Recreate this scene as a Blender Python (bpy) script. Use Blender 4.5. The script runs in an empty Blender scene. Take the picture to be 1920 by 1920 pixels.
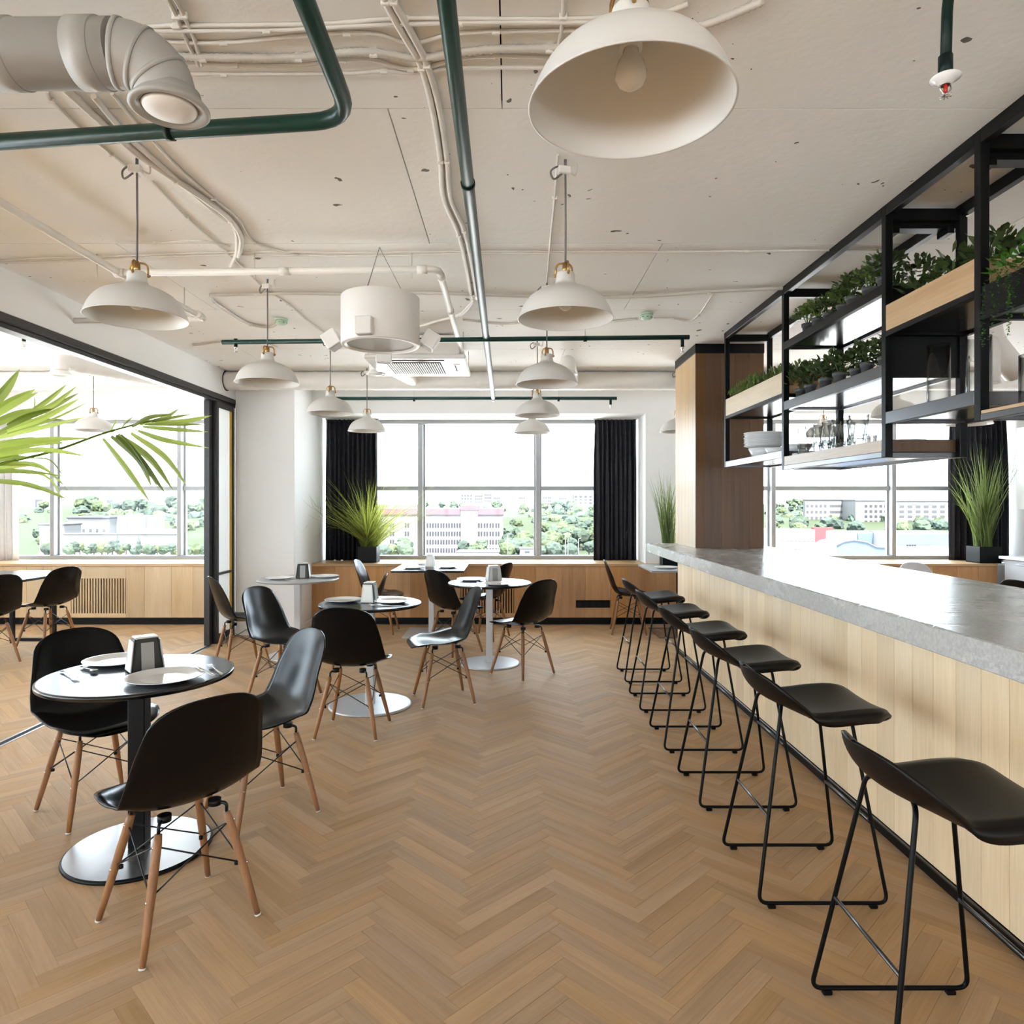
import bpy, bmesh, math, random
from mathutils import Vector, Matrix, noise
random.seed(11)
S = bpy.context.scene
COL = S.collection
PI = math.pi
# ------------------------------------------------------------------ camera, world, light, exposure
F, CU, CV, H = 1300.0, 957.0, 945.0, 1.45      # focal length and vanishing point in photo pixels, eye height
cam_d = bpy.data.cameras.new('camera')
cam_d.sensor_width = 36.0
cam_d.lens = 36.0 * F / 1920.0
cam_d.shift_x = (960 - CU) / 1920.0
cam_d.shift_y = (CV - 960) / 1920.0
cam_d.clip_start, cam_d.clip_end = 0.05, 5000
cam = bpy.data.objects.new('camera', cam_d)
COL.objects.link(cam)
cam.location = (0, 0, H)
cam.rotation_euler = (PI / 2, 0, 0)
S.camera = cam
world = bpy.data.worlds.new('overcast_sky')
S.world = world
world.use_nodes = True
wn = world.node_tree
bg = wn.nodes['Background']
bg.inputs['Color'].default_value = (0.75, 0.89, 1.0, 1)
bg.inputs['Strength'].default_value = 1.0
S.view_settings.view_transform = 'Standard'
S.view_settings.look = 'None'
S.view_settings.gamma = 1.0
S.view_settings.use_curve_mapping = False
S.view_settings.exposure = 3.6
cy = S.cycles
cy.use_denoising = True
cy.max_bounces = 14
cy.diffuse_bounces = 8
cy.glossy_bounces = 5
cy.transmission_bounces = 10
cy.transparent_max_bounces = 80
cy.caustics_reflective = False
cy.caustics_refractive = False
cy.sample_clamp_indirect = 6.0


def portal(name, loc, rot, sx, sy):            # daylight enters by the window openings: sampling portals of the sky
    l = bpy.data.lights.new(name, 'AREA')
    l.shape = 'RECTANGLE'; l.size = sx; l.size_y = sy
    l.cycles.is_portal = True
    o = bpy.data.objects.new(name, l); COL.objects.link(o)
    o.location = loc; o.rotation_euler = rot
    return o


CEIL = 2.87
WY, WF = 9.14, 8.35                           # glass plane, inner wall face
ZS, ZT = 0.745, 2.54                          # sill, window head
XL, XP, XR = -7.25, -3.08, 6.4                 # far left wall, glass partition, right wall
YR = -4.6                                     # rear wall
portal('window_light', (-0.38, 9.3, 1.64), (-PI / 2, 0, 0), 4.02, 1.8)
portal('window_light', (-5.2, 9.3, 1.64), (-PI / 2, 0, 0), 3.9, 1.8)
portal('window_light', (4.2, 9.3, 1.64), (-PI / 2, 0, 0), 4.2, 1.8)
portal('window_light', (XL - .2, 1.9, 1.5), (0, -PI / 2, 0), 1.7, 12.2)  # portal of the unseen left glazing added for light
portal('window_light', (-.4, YR - .2, 1.3), (PI / 2, 0, 0), 13.2, .6)  # portal of the unseen rear window band added for light
sun_d = bpy.data.lights.new('sun', 'SUN')
sun_d.energy = 4.5; sun_d.angle = math.radians(4); sun_d.color = (1, .98, .96)
sun = bpy.data.objects.new('sun', sun_d); COL.objects.link(sun)
sun.rotation_euler = Vector((-.12, .42, -.9)).to_track_quat('-Z', 'Y').to_euler()


# ------------------------------------------------------------------ helpers
def PX(u, v, y):
    return Vector(((u - CU) * y / F, y, H + (CV - v) * y / F))


def CE(u, v, z=2.855):
    y = (z - H) * F / (CV - v)
    return Vector(((u - CU) * y / F, y, z))


def sm(a, b, t):
    t = max(0.0, min(1.0, (t - a) / (b - a))); return t * t * (3 - 2 * t)


def lerp(a, b, t): return a + (b - a) * t


def interp(tab, s):
    for (a, va), (b, vb) in zip(tab, tab[1:]):
        if s <= b:
            t = (s - a) / (b - a)
            return lerp(va, vb, t)
    return tab[-1][1]


def crom(pts, n):                              # catmull-rom through points
    P = [Vector(p) for p in pts]
    P = [P[0] * 2 - P[1]] + P + [P[-1] * 2 - P[-2]]
    out = []
    for i in range(1, len(P) - 2):
        for k in range(n):
            t = k / n
            a, b, c, d = P[i - 1], P[i], P[i + 1], P[i + 2]
            out.append(0.5 * ((2 * b) + (c - a) * t + (2 * a - 5 * b + 4 * c - d) * t * t + (3 * b - a - 3 * c + d) * t ** 3))
    out.append(P[-2])
    return out


def fillet(pts, r, n=5):
    P = [Vector(p) for p in pts]
    out = [P[0]]
    for i in range(1, len(P) - 1):
        a = (P[i - 1] - P[i]); b = (P[i + 1] - P[i])
        rr = min(r, a.length * .45, b.length * .45)
        p0 = P[i] + a.normalized() * rr; p2 = P[i] + b.normalized() * rr
        for k in range(n + 1):
            t = k / n
            out.append(p0 * (1 - t) ** 2 + P[i] * 2 * t * (1 - t) + p2 * t * t)
    out.append(P[-1])
    return out


def along(P, ss):                                # points of a polyline at the given fractions of its length
    L = [0]
    for a, b in zip(P, P[1:]): L.append(L[-1] + (b - a).length)
    out = []
    for s in ss:
        d = s * L[-1]; i = 0
        while i < len(L) - 2 and L[i + 1] < d: i += 1
        out.append(P[i].lerp(P[i + 1], (d - L[i]) / max(1e-9, L[i + 1] - L[i])))
    return out


def rnd_ends(s, s0, n0, s1, n1):                 # superellipse rounding of both ends of an outline
    f = 1.0
    if s < s0: f *= max(0, 1 - ((s0 - s) / s0) ** n0) ** (1 / n0)
    if s > s1: f *= max(0, 1 - ((s - s1) / (1 - s1)) ** n1) ** (1 / n1)
    return max(f, .03)


ENDS = [0, .002, .006, .012, .02, .03, .045, .065, .09, .12]


class MB:
    def __init__(s): s.v = []; s.f = []; s.s = []

    def add(s, vs, fs, smooth=False):
        b = len(s.v)
        s.v += [tuple(v) for v in vs]
        s.f += [tuple(i + b for i in f) for f in fs]
        s.s += [smooth] * len(fs)
        return s

    def box(s, x0, x1, y0, y1, z0, z1, bev=0.0, M=None):
        if x0 > x1: x0, x1 = x1, x0
        if y0 > y1: y0, y1 = y1, y0
        if z0 > z1: z0, z1 = z1, z0
        c = Vector(((x0 + x1) / 2, (y0 + y1) / 2, (z0 + z1) / 2)); h = ((x1 - x0) / 2, (y1 - y0) / 2, (z1 - z0) / 2)
        vs, fs = [], []
        if bev <= 0:
            for sx in (-1, 1):
                for sy in (-1, 1):
                    for sz in (-1, 1): vs.append(c + Vector((sx * h[0], sy * h[1], sz * h[2])))
            fs = [(0, 1, 3, 2), (4, 6, 7, 5), (0, 4, 5, 1), (2, 3, 7, 6), (0, 2, 6, 4), (1, 5, 7, 3)]
        else:
            idx = {}
            b = min(bev, min(h) * .9)
            for sx in (-1, 1):
                for sy in (-1, 1):
                    for sz in (-1, 1):
                        for ax in range(3):
                            p = [sx * (h[0] - b), sy * (h[1] - b), sz * (h[2] - b)]
                            p[ax] = (sx, sy, sz)[ax] * h[ax]
                            idx[(sx, sy, sz, ax)] = len(vs); vs.append(c + Vector(p))

            def q(f, n):
                p = [vs[i] for i in f]
                nn = (p[1] - p[0]).cross(p[2] - p[1])
                fs.append(tuple(f) if nn.dot(n) > 0 else tuple(reversed(f)))
            for ax in range(3):
                o = [a for a in range(3) if a != ax]
                for sg in (-1, 1):
                    f = []
                    for (p, r) in ((-1, -1), (1, -1), (1, 1), (-1, 1)):
                        k = [0, 0, 0]; k[ax] = sg; k[o[0]] = p; k[o[1]] = r
                        f.append(idx[(k[0], k[1], k[2], ax)])
                    n = Vector((0, 0, 0)); n[ax] = sg; q(f, n)
            for ax in range(3):
                o = [a for a in range(3) if a != ax]
                for p in (-1, 1):
                    for r in (-1, 1):
                        f = []
                        for (sg, w) in ((-1, o[0]), (1, o[0]), (1, o[1]), (-1, o[1])):
                            k = [0, 0, 0]; k[ax] = sg; k[o[0]] = p; k[o[1]] = r
                            f.append(idx[(k[0], k[1], k[2], w)])
                        n = Vector((0, 0, 0)); n[o[0]] = p; n[o[1]] = r; q(f, n)
            for sx in (-1, 1):
                for sy in (-1, 1):
                    for sz in (-1, 1):
                        q([idx[(sx, sy, sz, a)] for a in range(3)], Vector((sx, sy, sz)))
        if M is not None: vs = [M @ v for v in vs]
        return s.add(vs, fs)

    def tube(s, pts, r, n=8, caps=True, smooth=True):
        P = [Vector(p) for p in pts]
        N = len(P)
        R = r if isinstance(r, (list, tuple)) else [r] * N
        T = []
        for i in range(N):
            a = P[max(0, i - 1)]; b = P[min(N - 1, i + 1)]
            d = (b - a)
            T.append(d.normalized() if d.length > 1e-9 else Vector((0, 0, 1)))
        up = Vector((0, 0, 1)) if abs(T[0].z) < .9 else Vector((1, 0, 0))
        nx = T[0].cross(up).normalized()
        vs = []
        for i in range(N):
            nx = (nx - T[i] * nx.dot(T[i])).normalized()
            ny = T[i].cross(nx)
            for k in range(n):
                a = 2 * PI * k / n
                vs.append(P[i] + (nx * math.cos(a) + ny * math.sin(a)) * R[i])
        fs = []
        for i in range(N - 1):
            for k in range(n):
                k2 = (k + 1) % n
                fs.append((i * n + k, i * n + k2, (i + 1) * n + k2, (i + 1) * n + k))
        s.add(vs, fs, smooth)
        if caps:
            b = len(s.v) - len(vs)
            s.f += [tuple(b + k for k in reversed(range(n))), tuple(b + (N - 1) * n + k for k in range(n))]
            s.s += [False, False]
        return s

    def lathe(s, prof, n=32, M=None, smooth=True, squash=1.0):
        q = []
        for a, b in zip(prof, list(prof[1:]) + [None]):          # support ring so that flat discs stay flat under smooth shading
            q.append(a)
            if b and abs(a[1] - b[1]) < 1e-6:
                if a[0] < 1e-6 and b[0] > .004: q.append((b[0] * .985, b[1]))
                elif b[0] < 1e-6 and a[0] > .004: q.append((a[0] * .985, a[1]))
        prof = q
        vs, fs = [], []
        rows = []
        for (r, z) in prof:
            if r < 1e-6:
                rows.append([len(vs)]); vs.append(Vector((0, 0, z)))
            else:
                rows.append(list(range(len(vs), len(vs) + n)))
                for k in range(n):
                    a = 2 * PI * k / n
                    vs.append(Vector((r * math.cos(a), r * math.sin(a) * squash, z)))
        for A, B in zip(rows, rows[1:]):
            for k in range(n):
                k2 = (k + 1) % n
                if len(A) == 1 and len(B) == 1: continue
                if len(A) == 1: fs.append((A[0], B[k2], B[k]))
                elif len(B) == 1: fs.append((A[k], A[k2], B[0]))
                else: fs.append((A[k], A[k2], B[k2], B[k]))
        if M is not None: vs = [M @ v for v in vs]
        return s.add(vs, fs, smooth)

    def sheet(s, g, th, smooth=True):              # grid of points, closed to a thickness
        nr, nc = len(g), len(g[0])
        g = [[Vector(p) for p in row] for row in g]
        nor = []
        for i in range(nr):
            row = []
            for j in range(nc):
                a = g[min(i + 1, nr - 1)][j] - g[max(i - 1, 0)][j]
                b = g[i][min(j + 1, nc - 1)] - g[i][max(j - 1, 0)]
                n = a.cross(b)
                row.append(n.normalized() if n.length > 1e-12 else Vector((0, 0, 1)))
            nor.append(row)
        vs = [g[i][j] for i in range(nr) for j in range(nc)] + [g[i][j] - nor[i][j] * (th[i] if isinstance(th, list) else th) for i in range(nr) for j in range(nc)]
        o = nr * nc
        fs = []
        for i in range(nr - 1):
            for j in range(nc - 1):
                a, b, c, d = i * nc + j, i * nc + j + 1, (i + 1) * nc + j + 1, (i + 1) * nc + j
                fs.append((a, d, c, b)); fs.append((a + o, b + o, c + o, d + o))
        for i in range(nr - 1):
            a, d = i * nc, (i + 1) * nc
            fs.append((a, a + o, d + o, d))
            a, d = i * nc + nc - 1, (i + 1) * nc + nc - 1
            fs.append((a, d, d + o, a + o))
        for j in range(nc - 1):
            fs.append((j, j + 1, j + 1 + o, j + o))
            a = (nr - 1) * nc + j
            fs.append((a, a + o, a + 1 + o, a + 1))
        return s.add(vs, fs, smooth)

    def mesh(s, name, mats):
        me = bpy.data.meshes.new(name)
        me.from_pydata(s.v, [], s.f)
        me.polygons.foreach_set('use_smooth', s.s)
        for m in (mats if isinstance(mats, (list, tuple)) else [mats]): me.materials.append(m)
        me.update()
        return me

    def build(s, name, m, parent=None, loc=None, kind=None):
        return link(name, s.mesh(name, m), parent, loc, kind)


def link(name, me, parent=None, loc=None, kind=None):
    o = bpy.data.objects.new(name, me); COL.objects.link(o)
    if parent is not None: o.parent = parent
    if loc is not None: o.location = loc
    if kind: o['kind'] = kind
    return o


def tag(o, label, cat, group=None, kind=None):
    o['label'] = label; o['category'] = cat
    if group: o['group'] = group
    if kind: o['kind'] = kind
    return o


def thing(name, label, cat, loc=(0, 0, 0), rotz=0.0, group=None, kind=None):
    o = bpy.data.objects.new(name, None); COL.objects.link(o)
    o.empty_display_size = .1
    o.location = loc; o.rotation_euler = (0, 0, rotz)
    return tag(o, label, cat, group, kind)


def struct(name, label=None, cat=None):
    o = bpy.data.objects.new(name, None); COL.objects.link(o)
    o.empty_display_size = .1
    o['kind'] = 'structure'
    if label: o['label'] = label; o['category'] = cat
    return o


def dup(root, loc=None, rotz=None, label=None, group=None):
    def cp(o, par):
        c = o.copy(); COL.objects.link(c)
        if par is not None: c.parent = par
        for ch in KIDS.get(o.name, []): cp(ch, c)
        return c
    KIDS = {}
    stack = [root]
    while stack:
        o = stack.pop()
        KIDS[o.name] = list(o.children); stack += KIDS[o.name]
    r = cp(root, None)
    if loc is not None: r.location = loc
    if rotz is not None: r.rotation_euler = (0, 0, rotz)
    if label: r['label'] = label
    if group: r['group'] = group
    return r


def face(fx, fy): return math.atan2(-fx, fy)


# ------------------------------------------------------------------ materials
def nd(nt, t, **kw):
    n = nt.nodes.new(t)
    for k, v in kw.items():
        if k.startswith('i_'):
            n.inputs[k[2:].replace('_', ' ')].default_value = v
        else: setattr(n, k, v)
    return n


def base(name, rough=.5, metal=0.0, spec=.5, coat=0.0):
    m = bpy.data.materials.new(name); m.use_nodes = True
    nt = m.node_tree; b = nt.nodes['Principled BSDF']
    b.inputs['Roughness'].default_value = rough
    b.inputs['Metallic'].default_value = metal
    b.inputs['Specular IOR Level'].default_value = spec
    b.inputs['Coat Weight'].default_value = coat
    b.inputs['Coat Roughness'].default_value = .08
    return m, nt, b


def c4(c): return (c[0], c[1], c[2], 1)


def pm(name, col, rough=.5, metal=0.0, var=.08, scale=6.0, bump=0.0, bscale=60.0, spec=.5, coat=0.0, rvar=0.0, rand=0.0):
    m, nt, b = base(name, rough, metal, spec, coat)
    tc = nd(nt, 'ShaderNodeTexCoord')
    no = nd(nt, 'ShaderNodeTexNoise', i_Scale=scale, i_Detail=5.0)
    nt.links.new(tc.outputs['Object'], no.inputs['Vector'])
    ra = nd(nt, 'ShaderNodeValToRGB')
    ra.color_ramp.elements[0].position = .3; ra.color_ramp.elements[1].position = .7
    ra.color_ramp.elements[0].color = c4([c * (1 - var) for c in col]); ra.color_ramp.elements[1].color = c4([min(1, c * (1 + var)) for c in col])
    nt.links.new(no.outputs['Fac'], ra.inputs['Fac'])
    out = ra.outputs['Color']
    if rand:
        oi = nd(nt, 'ShaderNodeObjectInfo')
        mr = nd(nt, 'ShaderNodeMapRange'); mr.inputs['To Min'].default_value = 1 - rand; mr.inputs['To Max'].default_value = 1 + rand
        nt.links.new(oi.outputs['Random'], mr.inputs['Value'])
        hs = nd(nt, 'ShaderNodeHueSaturation')
        nt.links.new(mr.outputs['Result'], hs.inputs['Value']); nt.links.new(out, hs.inputs['Color'])
        out = hs.outputs['Color']
    nt.links.new(out, b.inputs['Base Color'])
    if rvar:
        mr = nd(nt, 'ShaderNodeMapRange'); mr.inputs['To Min'].default_value = max(.02, rough - rvar); mr.inputs['To Max'].default_value = rough + rvar
        n2 = nd(nt, 'ShaderNodeTexNoise', i_Scale=scale * .7, i_Detail=6.0)
        nt.links.new(tc.outputs['Object'], n2.inputs['Vector'])
        nt.links.new(n2.outputs['Fac'], mr.inputs['Value']); nt.links.new(mr.outputs['Result'], b.inputs['Roughness'])
    if bump:
        n3 = nd(nt, 'ShaderNodeTexNoise', i_Scale=bscale, i_Detail=4.0)
        nt.links.new(tc.outputs['Object'], n3.inputs['Vector'])
        bp = nd(nt, 'ShaderNodeBump', i_Strength=bump, i_Distance=.01)
        nt.links.new(n3.outputs['Fac'], bp.inputs['Height']); nt.links.new(bp.outputs['Normal'], b.inputs['Normal'])
    return m


def wood(name, c1, c2, rough=.4, axis=2, rand=.15, uv=False, island=False, grain=1.0, spec=.4):
    m, nt, b = base(name, rough, 0, spec)
    tc = nd(nt, 'ShaderNodeTexCoord')
    if island:
        rnd = nd(nt, 'ShaderNodeNewGeometry').outputs['Random Per Island']
    else:
        rnd = nd(nt, 'ShaderNodeObjectInfo').outputs['Random']
    ml = nd(nt, 'ShaderNodeMath', operation='MULTIPLY'); ml.inputs[1].default_value = 37.0
    nt.links.new(rnd, ml.inputs[0])
    ad = nd(nt, 'ShaderNodeVectorMath', operation='ADD')
    nt.links.new(tc.outputs['UV' if uv else 'Object'], ad.inputs[0]); nt.links.new(ml.outputs[0], ad.inputs[1])
    sc = [22.0 * grain] * 3
    sc[1 if uv else axis] = 1.1
    mp = nd(nt, 'ShaderNodeMapping'); mp.inputs['Scale'].default_value = sc
    nt.links.new(ad.outputs[0], mp.inputs['Vector'])
    n1 = nd(nt, 'ShaderNodeTexNoise', i_Scale=1.0, i_Detail=6.0, i_Roughness=.62, i_Distortion=.6)
    nt.links.new(mp.outputs['Vector'], n1.inputs['Vector'])
    ra = nd(nt, 'ShaderNodeValToRGB')
    e = ra.color_ramp.elements
    e[0].position = .32; e[1].position = .68; e[0].color = c4(c2); e[1].color = c4(c1)
    k = e.new(.47); k.color = c4([lerp(a, bb, .65) for a, bb in zip(c2, c1)])
    nt.links.new(n1.outputs['Fac'], ra.inputs['Fac'])
    # fine pores
    mp2 = nd(nt, 'ShaderNodeMapping'); s2 = [170.0] * 3; s2[1 if uv else axis] = 5.0; mp2.inputs['Scale'].default_value = s2
    nt.links.new(ad.outputs[0], mp2.inputs['Vector'])
    n2 = nd(nt, 'ShaderNodeTexNoise', i_Scale=1.0, i_Detail=2.0)
    nt.links.new(mp2.outputs['Vector'], n2.inputs['Vector'])
    mr2 = nd(nt, 'ShaderNodeMapRange'); mr2.inputs['From Min'].default_value = .3; mr2.inputs['From Max'].default_value = .7
    mr2.inputs['To Min'].default_value = .92; mr2.inputs['To Max'].default_value = 1.04
    nt.links.new(n2.outputs['Fac'], mr2.inputs['Value'])
    mr = nd(nt, 'ShaderNodeMapRange'); mr.inputs['To Min'].default_value = 1 - rand; mr.inputs['To Max'].default_value = 1 + rand
    nt.links.new(rnd, mr.inputs['Value'])
    mu = nd(nt, 'ShaderNodeMath', operation='MULTIPLY')
    nt.links.new(mr.outputs['Result'], mu.inputs[0]); nt.links.new(mr2.outputs['Result'], mu.inputs[1])
    hs = nd(nt, 'ShaderNodeHueSaturation')
    nt.links.new(mu.outputs[0], hs.inputs['Value']); nt.links.new(ra.outputs['Color'], hs.inputs['Color'])
    # a second random drives saturation
    m3 = nd(nt, 'ShaderNodeMath', operation='MULTIPLY'); m3.inputs[1].default_value = 13.7
    f3 = nd(nt, 'ShaderNodeMath', operation='FRACT')
    nt.links.new(rnd, m3.inputs[0]); nt.links.new(m3.outputs[0], f3.inputs[0])
    mr4 = nd(nt, 'ShaderNodeMapRange'); mr4.inputs['To Min'].default_value = 1 - rand * .9; mr4.inputs['To Max'].default_value = 1 + rand * .6
    nt.links.new(f3.outputs[0], mr4.inputs['Value']); nt.links.new(mr4.outputs['Result'], hs.inputs['Saturation'])
    nt.links.new(hs.outputs['Color'], b.inputs['Base Color'])
    bp = nd(nt, 'ShaderNodeBump', i_Strength=.12, i_Distance=.004)
    nt.links.new(n2.outputs['Fac'], bp.inputs['Height']); nt.links.new(bp.outputs['Normal'], b.inputs['Normal'])
    return m


def pane_glass(name, tint=(1, 1, 1), refl=.6, base_r=.012, edge=None):
    m = bpy.data.materials.new(name); m.use_nodes = True
    nt = m.node_tree; nt.nodes.clear()
    o = nd(nt, 'ShaderNodeOutputMaterial'); mx = nd(nt, 'ShaderNodeMixShader')
    t = nd(nt, 'ShaderNodeBsdfTransparent'); t.inputs['Color'].default_value = c4(tint)
    g = nd(nt, 'ShaderNodeBsdfGlossy'); g.inputs['Roughness'].default_value = .01
    lw = nd(nt, 'ShaderNodeLayerWeight'); lw.inputs['Blend'].default_value = .5
    pw = nd(nt, 'ShaderNodeMath', operation='POWER'); pw.inputs[1].default_value = 4.0
    mr = nd(nt, 'ShaderNodeMapRange'); mr.inputs['To Min'].default_value = base_r; mr.inputs['To Max'].default_value = refl
    nt.links.new(lw.outputs['Facing'], pw.inputs[0]); nt.links.new(pw.outputs[0], mr.inputs['Value'])
    nt.links.new(mr.outputs['Result'], mx.inputs[0]); nt.links.new(t.outputs[0], mx.inputs[1]); nt.links.new(g.outputs[0], mx.inputs[2])
    if edge:                                     # curved glass: the rays that graze its wall come through darker
        p2 = nd(nt, 'ShaderNodeMath', operation='POWER'); p2.inputs[1].default_value = 1.8
        cm = nd(nt, 'ShaderNodeMix', data_type='RGBA'); cm.inputs['A'].default_value = c4(tint); cm.inputs['B'].default_value = c4(edge)
        nt.links.new(lw.outputs['Facing'], p2.inputs[0]); nt.links.new(p2.outputs[0], cm.inputs['Factor']); nt.links.new(cm.outputs['Result'], t.inputs['Color'])
    nt.links.new(mx.outputs[0], o.inputs['Surface'])
    return m


def leafmat(name, col, trans, tw=.45, rough=.45, rand=.25, obj=False):
    m = bpy.data.materials.new(name); m.use_nodes = True
    nt = m.node_tree; b = nt.nodes['Principled BSDF']; o = nt.nodes['Material Output']
    b.inputs['Roughness'].default_value = rough
    b.inputs['Specular IOR Level'].default_value = .35
    gi = nd(nt, 'ShaderNodeObjectInfo' if obj else 'ShaderNodeNewGeometry')
    mr = nd(nt, 'ShaderNodeMapRange'); mr.inputs['To Min'].default_value = 1 - rand; mr.inputs['To Max'].default_value = 1 + rand
    nt.links.new(gi.outputs['Random' if obj else 'Random Per Island'], mr.inputs['Value'])
    hs = nd(nt, 'ShaderNodeHueSaturation'); hs.inputs['Color'].default_value = c4(col)
    nt.links.new(mr.outputs['Result'], hs.inputs['Value'])
    nt.links.new(hs.outputs['Color'], b.inputs['Base Color'])
    t = nd(nt, 'ShaderNodeBsdfTranslucent')
    h2 = nd(nt, 'ShaderNodeHueSaturation'); h2.inputs['Color'].default_value = c4(trans)
    nt.links.new(mr.outputs['Result'], h2.inputs['Value']); nt.links.new(h2.outputs['Color'], t.inputs['Color'])
    mx = nd(nt, 'ShaderNodeMixShader'); mx.inputs[0].default_value = tw
    nt.links.new(b.outputs[0], mx.inputs[1]); nt.links.new(t.outputs[0], mx.inputs[2]); nt.links.new(mx.outputs[0], o.inputs['Surface'])
    return m


def ceiling_mat():
    m, nt, b = base('painted_concrete', .75, 0, .25)
    tc = nd(nt, 'ShaderNodeTexCoord')
    n1 = nd(nt, 'ShaderNodeTexNoise', i_Scale=.9, i_Detail=7.0)
    nt.links.new(tc.outputs['Object'], n1.inputs['Vector'])
    r1 = nd(nt, 'ShaderNodeValToRGB'); r1.color_ramp.elements[0].position = .25; r1.color_ramp.elements[1].position = .75
    r1.color_ramp.elements[0].color = (.85, .845, .83, 1); r1.color_ramp.elements[1].color = (.90, .90, .89, 1)
    nt.links.new(n1.outputs['Fac'], r1.inputs['Fac'])
    # chips and drill holes: sparse small dark cells
    vo = nd(nt, 'ShaderNodeTexVoronoi', i_Scale=6.0, i_Randomness=1.0)
    n0 = nd(nt, 'ShaderNodeTexNoise', i_Scale=9.0, i_Detail=3.0)
    nt.links.new(tc.outputs['Object'], n0.inputs['Vector'])
    mxv = nd(nt, 'ShaderNodeMix', data_type='VECTOR'); mxv.inputs['Factor'].default_value = .12
    nt.links.new(tc.outputs['Object'], mxv.inputs['A']); nt.links.new(n0.outputs['Color'], mxv.inputs['B'])
    nt.links.new(mxv.outputs['Result'], vo.inputs['Vector'])
    n2 = nd(nt, 'ShaderNodeTexNoise', i_Scale=1.3, i_Detail=2.0)
    nt.links.new(tc.outputs['Object'], n2.inputs['Vector'])
    cut = nd(nt, 'ShaderNodeMapRange'); cut.inputs['From Min'].default_value = .40; cut.inputs['From Max'].default_value = .62
    cut.inputs['To Min'].default_value = .03; cut.inputs['To Max'].default_value = .10
    nt.links.new(n2.outputs['Fac'], cut.inputs['Value'])
    lt = nd(nt, 'ShaderNodeMath', operation='LESS_THAN')
    nt.links.new(vo.outputs['Distance'], lt.inputs[0]); nt.links.new(cut.outputs['Result'], lt.inputs[1])
    v2 = nd(nt, 'ShaderNodeTexVoronoi', i_Scale=14.0, i_Randomness=1.0)     # small pits in swarms
    nt.links.new(mxv.outputs['Result'], v2.inputs['Vector'])
    c2 = nd(nt, 'ShaderNodeMapRange'); c2.inputs['From Min'].default_value = .5; c2.inputs['From Max'].default_value = .72
    c2.inputs['To Min'].default_value = .0; c2.inputs['To Max'].default_value = .16
    n4 = nd(nt, 'ShaderNodeTexNoise', i_Scale=2.1, i_Detail=3.0)
    nt.links.new(tc.outputs['Object'], n4.inputs['Vector']); nt.links.new(n4.outputs['Fac'], c2.inputs['Value'])
    l2 = nd(nt, 'ShaderNodeMath', operation='LESS_THAN')
    nt.links.new(v2.outputs['Distance'], l2.inputs[0]); nt.links.new(c2.outputs['Result'], l2.inputs[1])
    mm_ = nd(nt, 'ShaderNodeMath', operation='MAXIMUM'); nt.links.new(lt.outputs[0], mm_.inputs[0]); nt.links.new(l2.outputs[0], mm_.inputs[1])
    lt = mm_
    mc = nd(nt, 'ShaderNodeMix', data_type='RGBA')
    mc.inputs['B'].default_value = (.16, .145, .13, 1)
    nt.links.new(lt.outputs[0], mc.inputs['Factor']); nt.links.new(r1.outputs['Color'], mc.inputs['A'])
    nt.links.new(mc.outputs['Result'], b.inputs['Base Color'])
    n3 = nd(nt, 'ShaderNodeTexNoise', i_Scale=26.0, i_Detail=6.0)
    nt.links.new(tc.outputs['Object'], n3.inputs['Vector'])
    bp = nd(nt, 'ShaderNodeBump', i_Strength=.25, i_Distance=.01)
    nt.links.new(n3.outputs['Fac'], bp.inputs['Height']); nt.links.new(bp.outputs['Normal'], b.inputs['Normal'])
    return m


M = {}
M['ceil'] = ceiling_mat()
M['wall'] = pm('white_wall_paint', (.80, .80, .795), .7, var=.02, scale=2, bump=.05, bscale=120, spec=.3)
M['pipe_w'] = pm('white_painted_pipe', (.74, .72, .68), .45, var=.04)
M['duct'] = pm('painted_duct', (.36, .35, .33), .42, var=.05, scale=5, bump=.06, bscale=14)
M['duct_w'] = pm('white_duct', (.82, .81, .79), .45, var=.03)
M['enamel'] = pm('cream_enamel', (.62, .605, .575), .38, var=.02, spec=.5)
M['fix_w'] = pm('white_fixture', (.78, .76, .74), .4, var=.02)
M['fix_g'] = pm('grey_fixture_face', (.42, .41, .40), .5, var=.03)
M['brass'] = pm('aged_brass', (.42, .25, .09), .32, 1.0, var=.12, scale=30)
M['cord'] = pm('grey_cord', (.16, .15, .15), .7, var=.1)
M['cable'] = pm('pale_cable', (.70, .67, .62), .5, var=.05)
M['conduit'] = pm('grey_conduit', (.60, .57, .52), .5, var=.06)
M['green'] = pm('dark_green_enamel', (.006, .038, .029), .34, var=.15, scale=4, spec=.3)
M['green_d'] = pm('green_black_enamel', (.003, .014, .011), .4, var=.15, spec=.2)
M['steel_b'] = pm('black_steel', (.003, .003, .0033), .4, var=.15, scale=10, spec=.16)
M['steel_r'] = pm('raw_dark_steel', (.12, .12, .125), .30, .9, var=.08, scale=3, rvar=.03)
M['sheet'] = pm('dark_glossy_sheet', (.11, .11, .115), .2, .9, var=.03)
M['silver'] = pm('silver_paint', (.62, .63, .64), .32, .35, var=.04)
M['chrome'] = pm('polished_steel', (.72, .72, .72), .14, 1.0, var=.03)
M['plastic_b'] = pm('black_plastic_shell', (.0024, .0024, .0028), .24, var=.1, spec=.22)
M['plastic_m'] = pm('soft_black_plastic', (.0036, .0028, .0024), .42, var=.1, spec=.28)
M['leg'] = wood('beech_dowel', (.33, .150, .055), (.24, .10, .034), .42, axis=2, rand=.12)
M['wire'] = pm('black_wire', (.003, .003, .0035), .35, var=.05)
M['glide'] = pm('white_glide', (.7, .68, .64), .5, var=.03)
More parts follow.
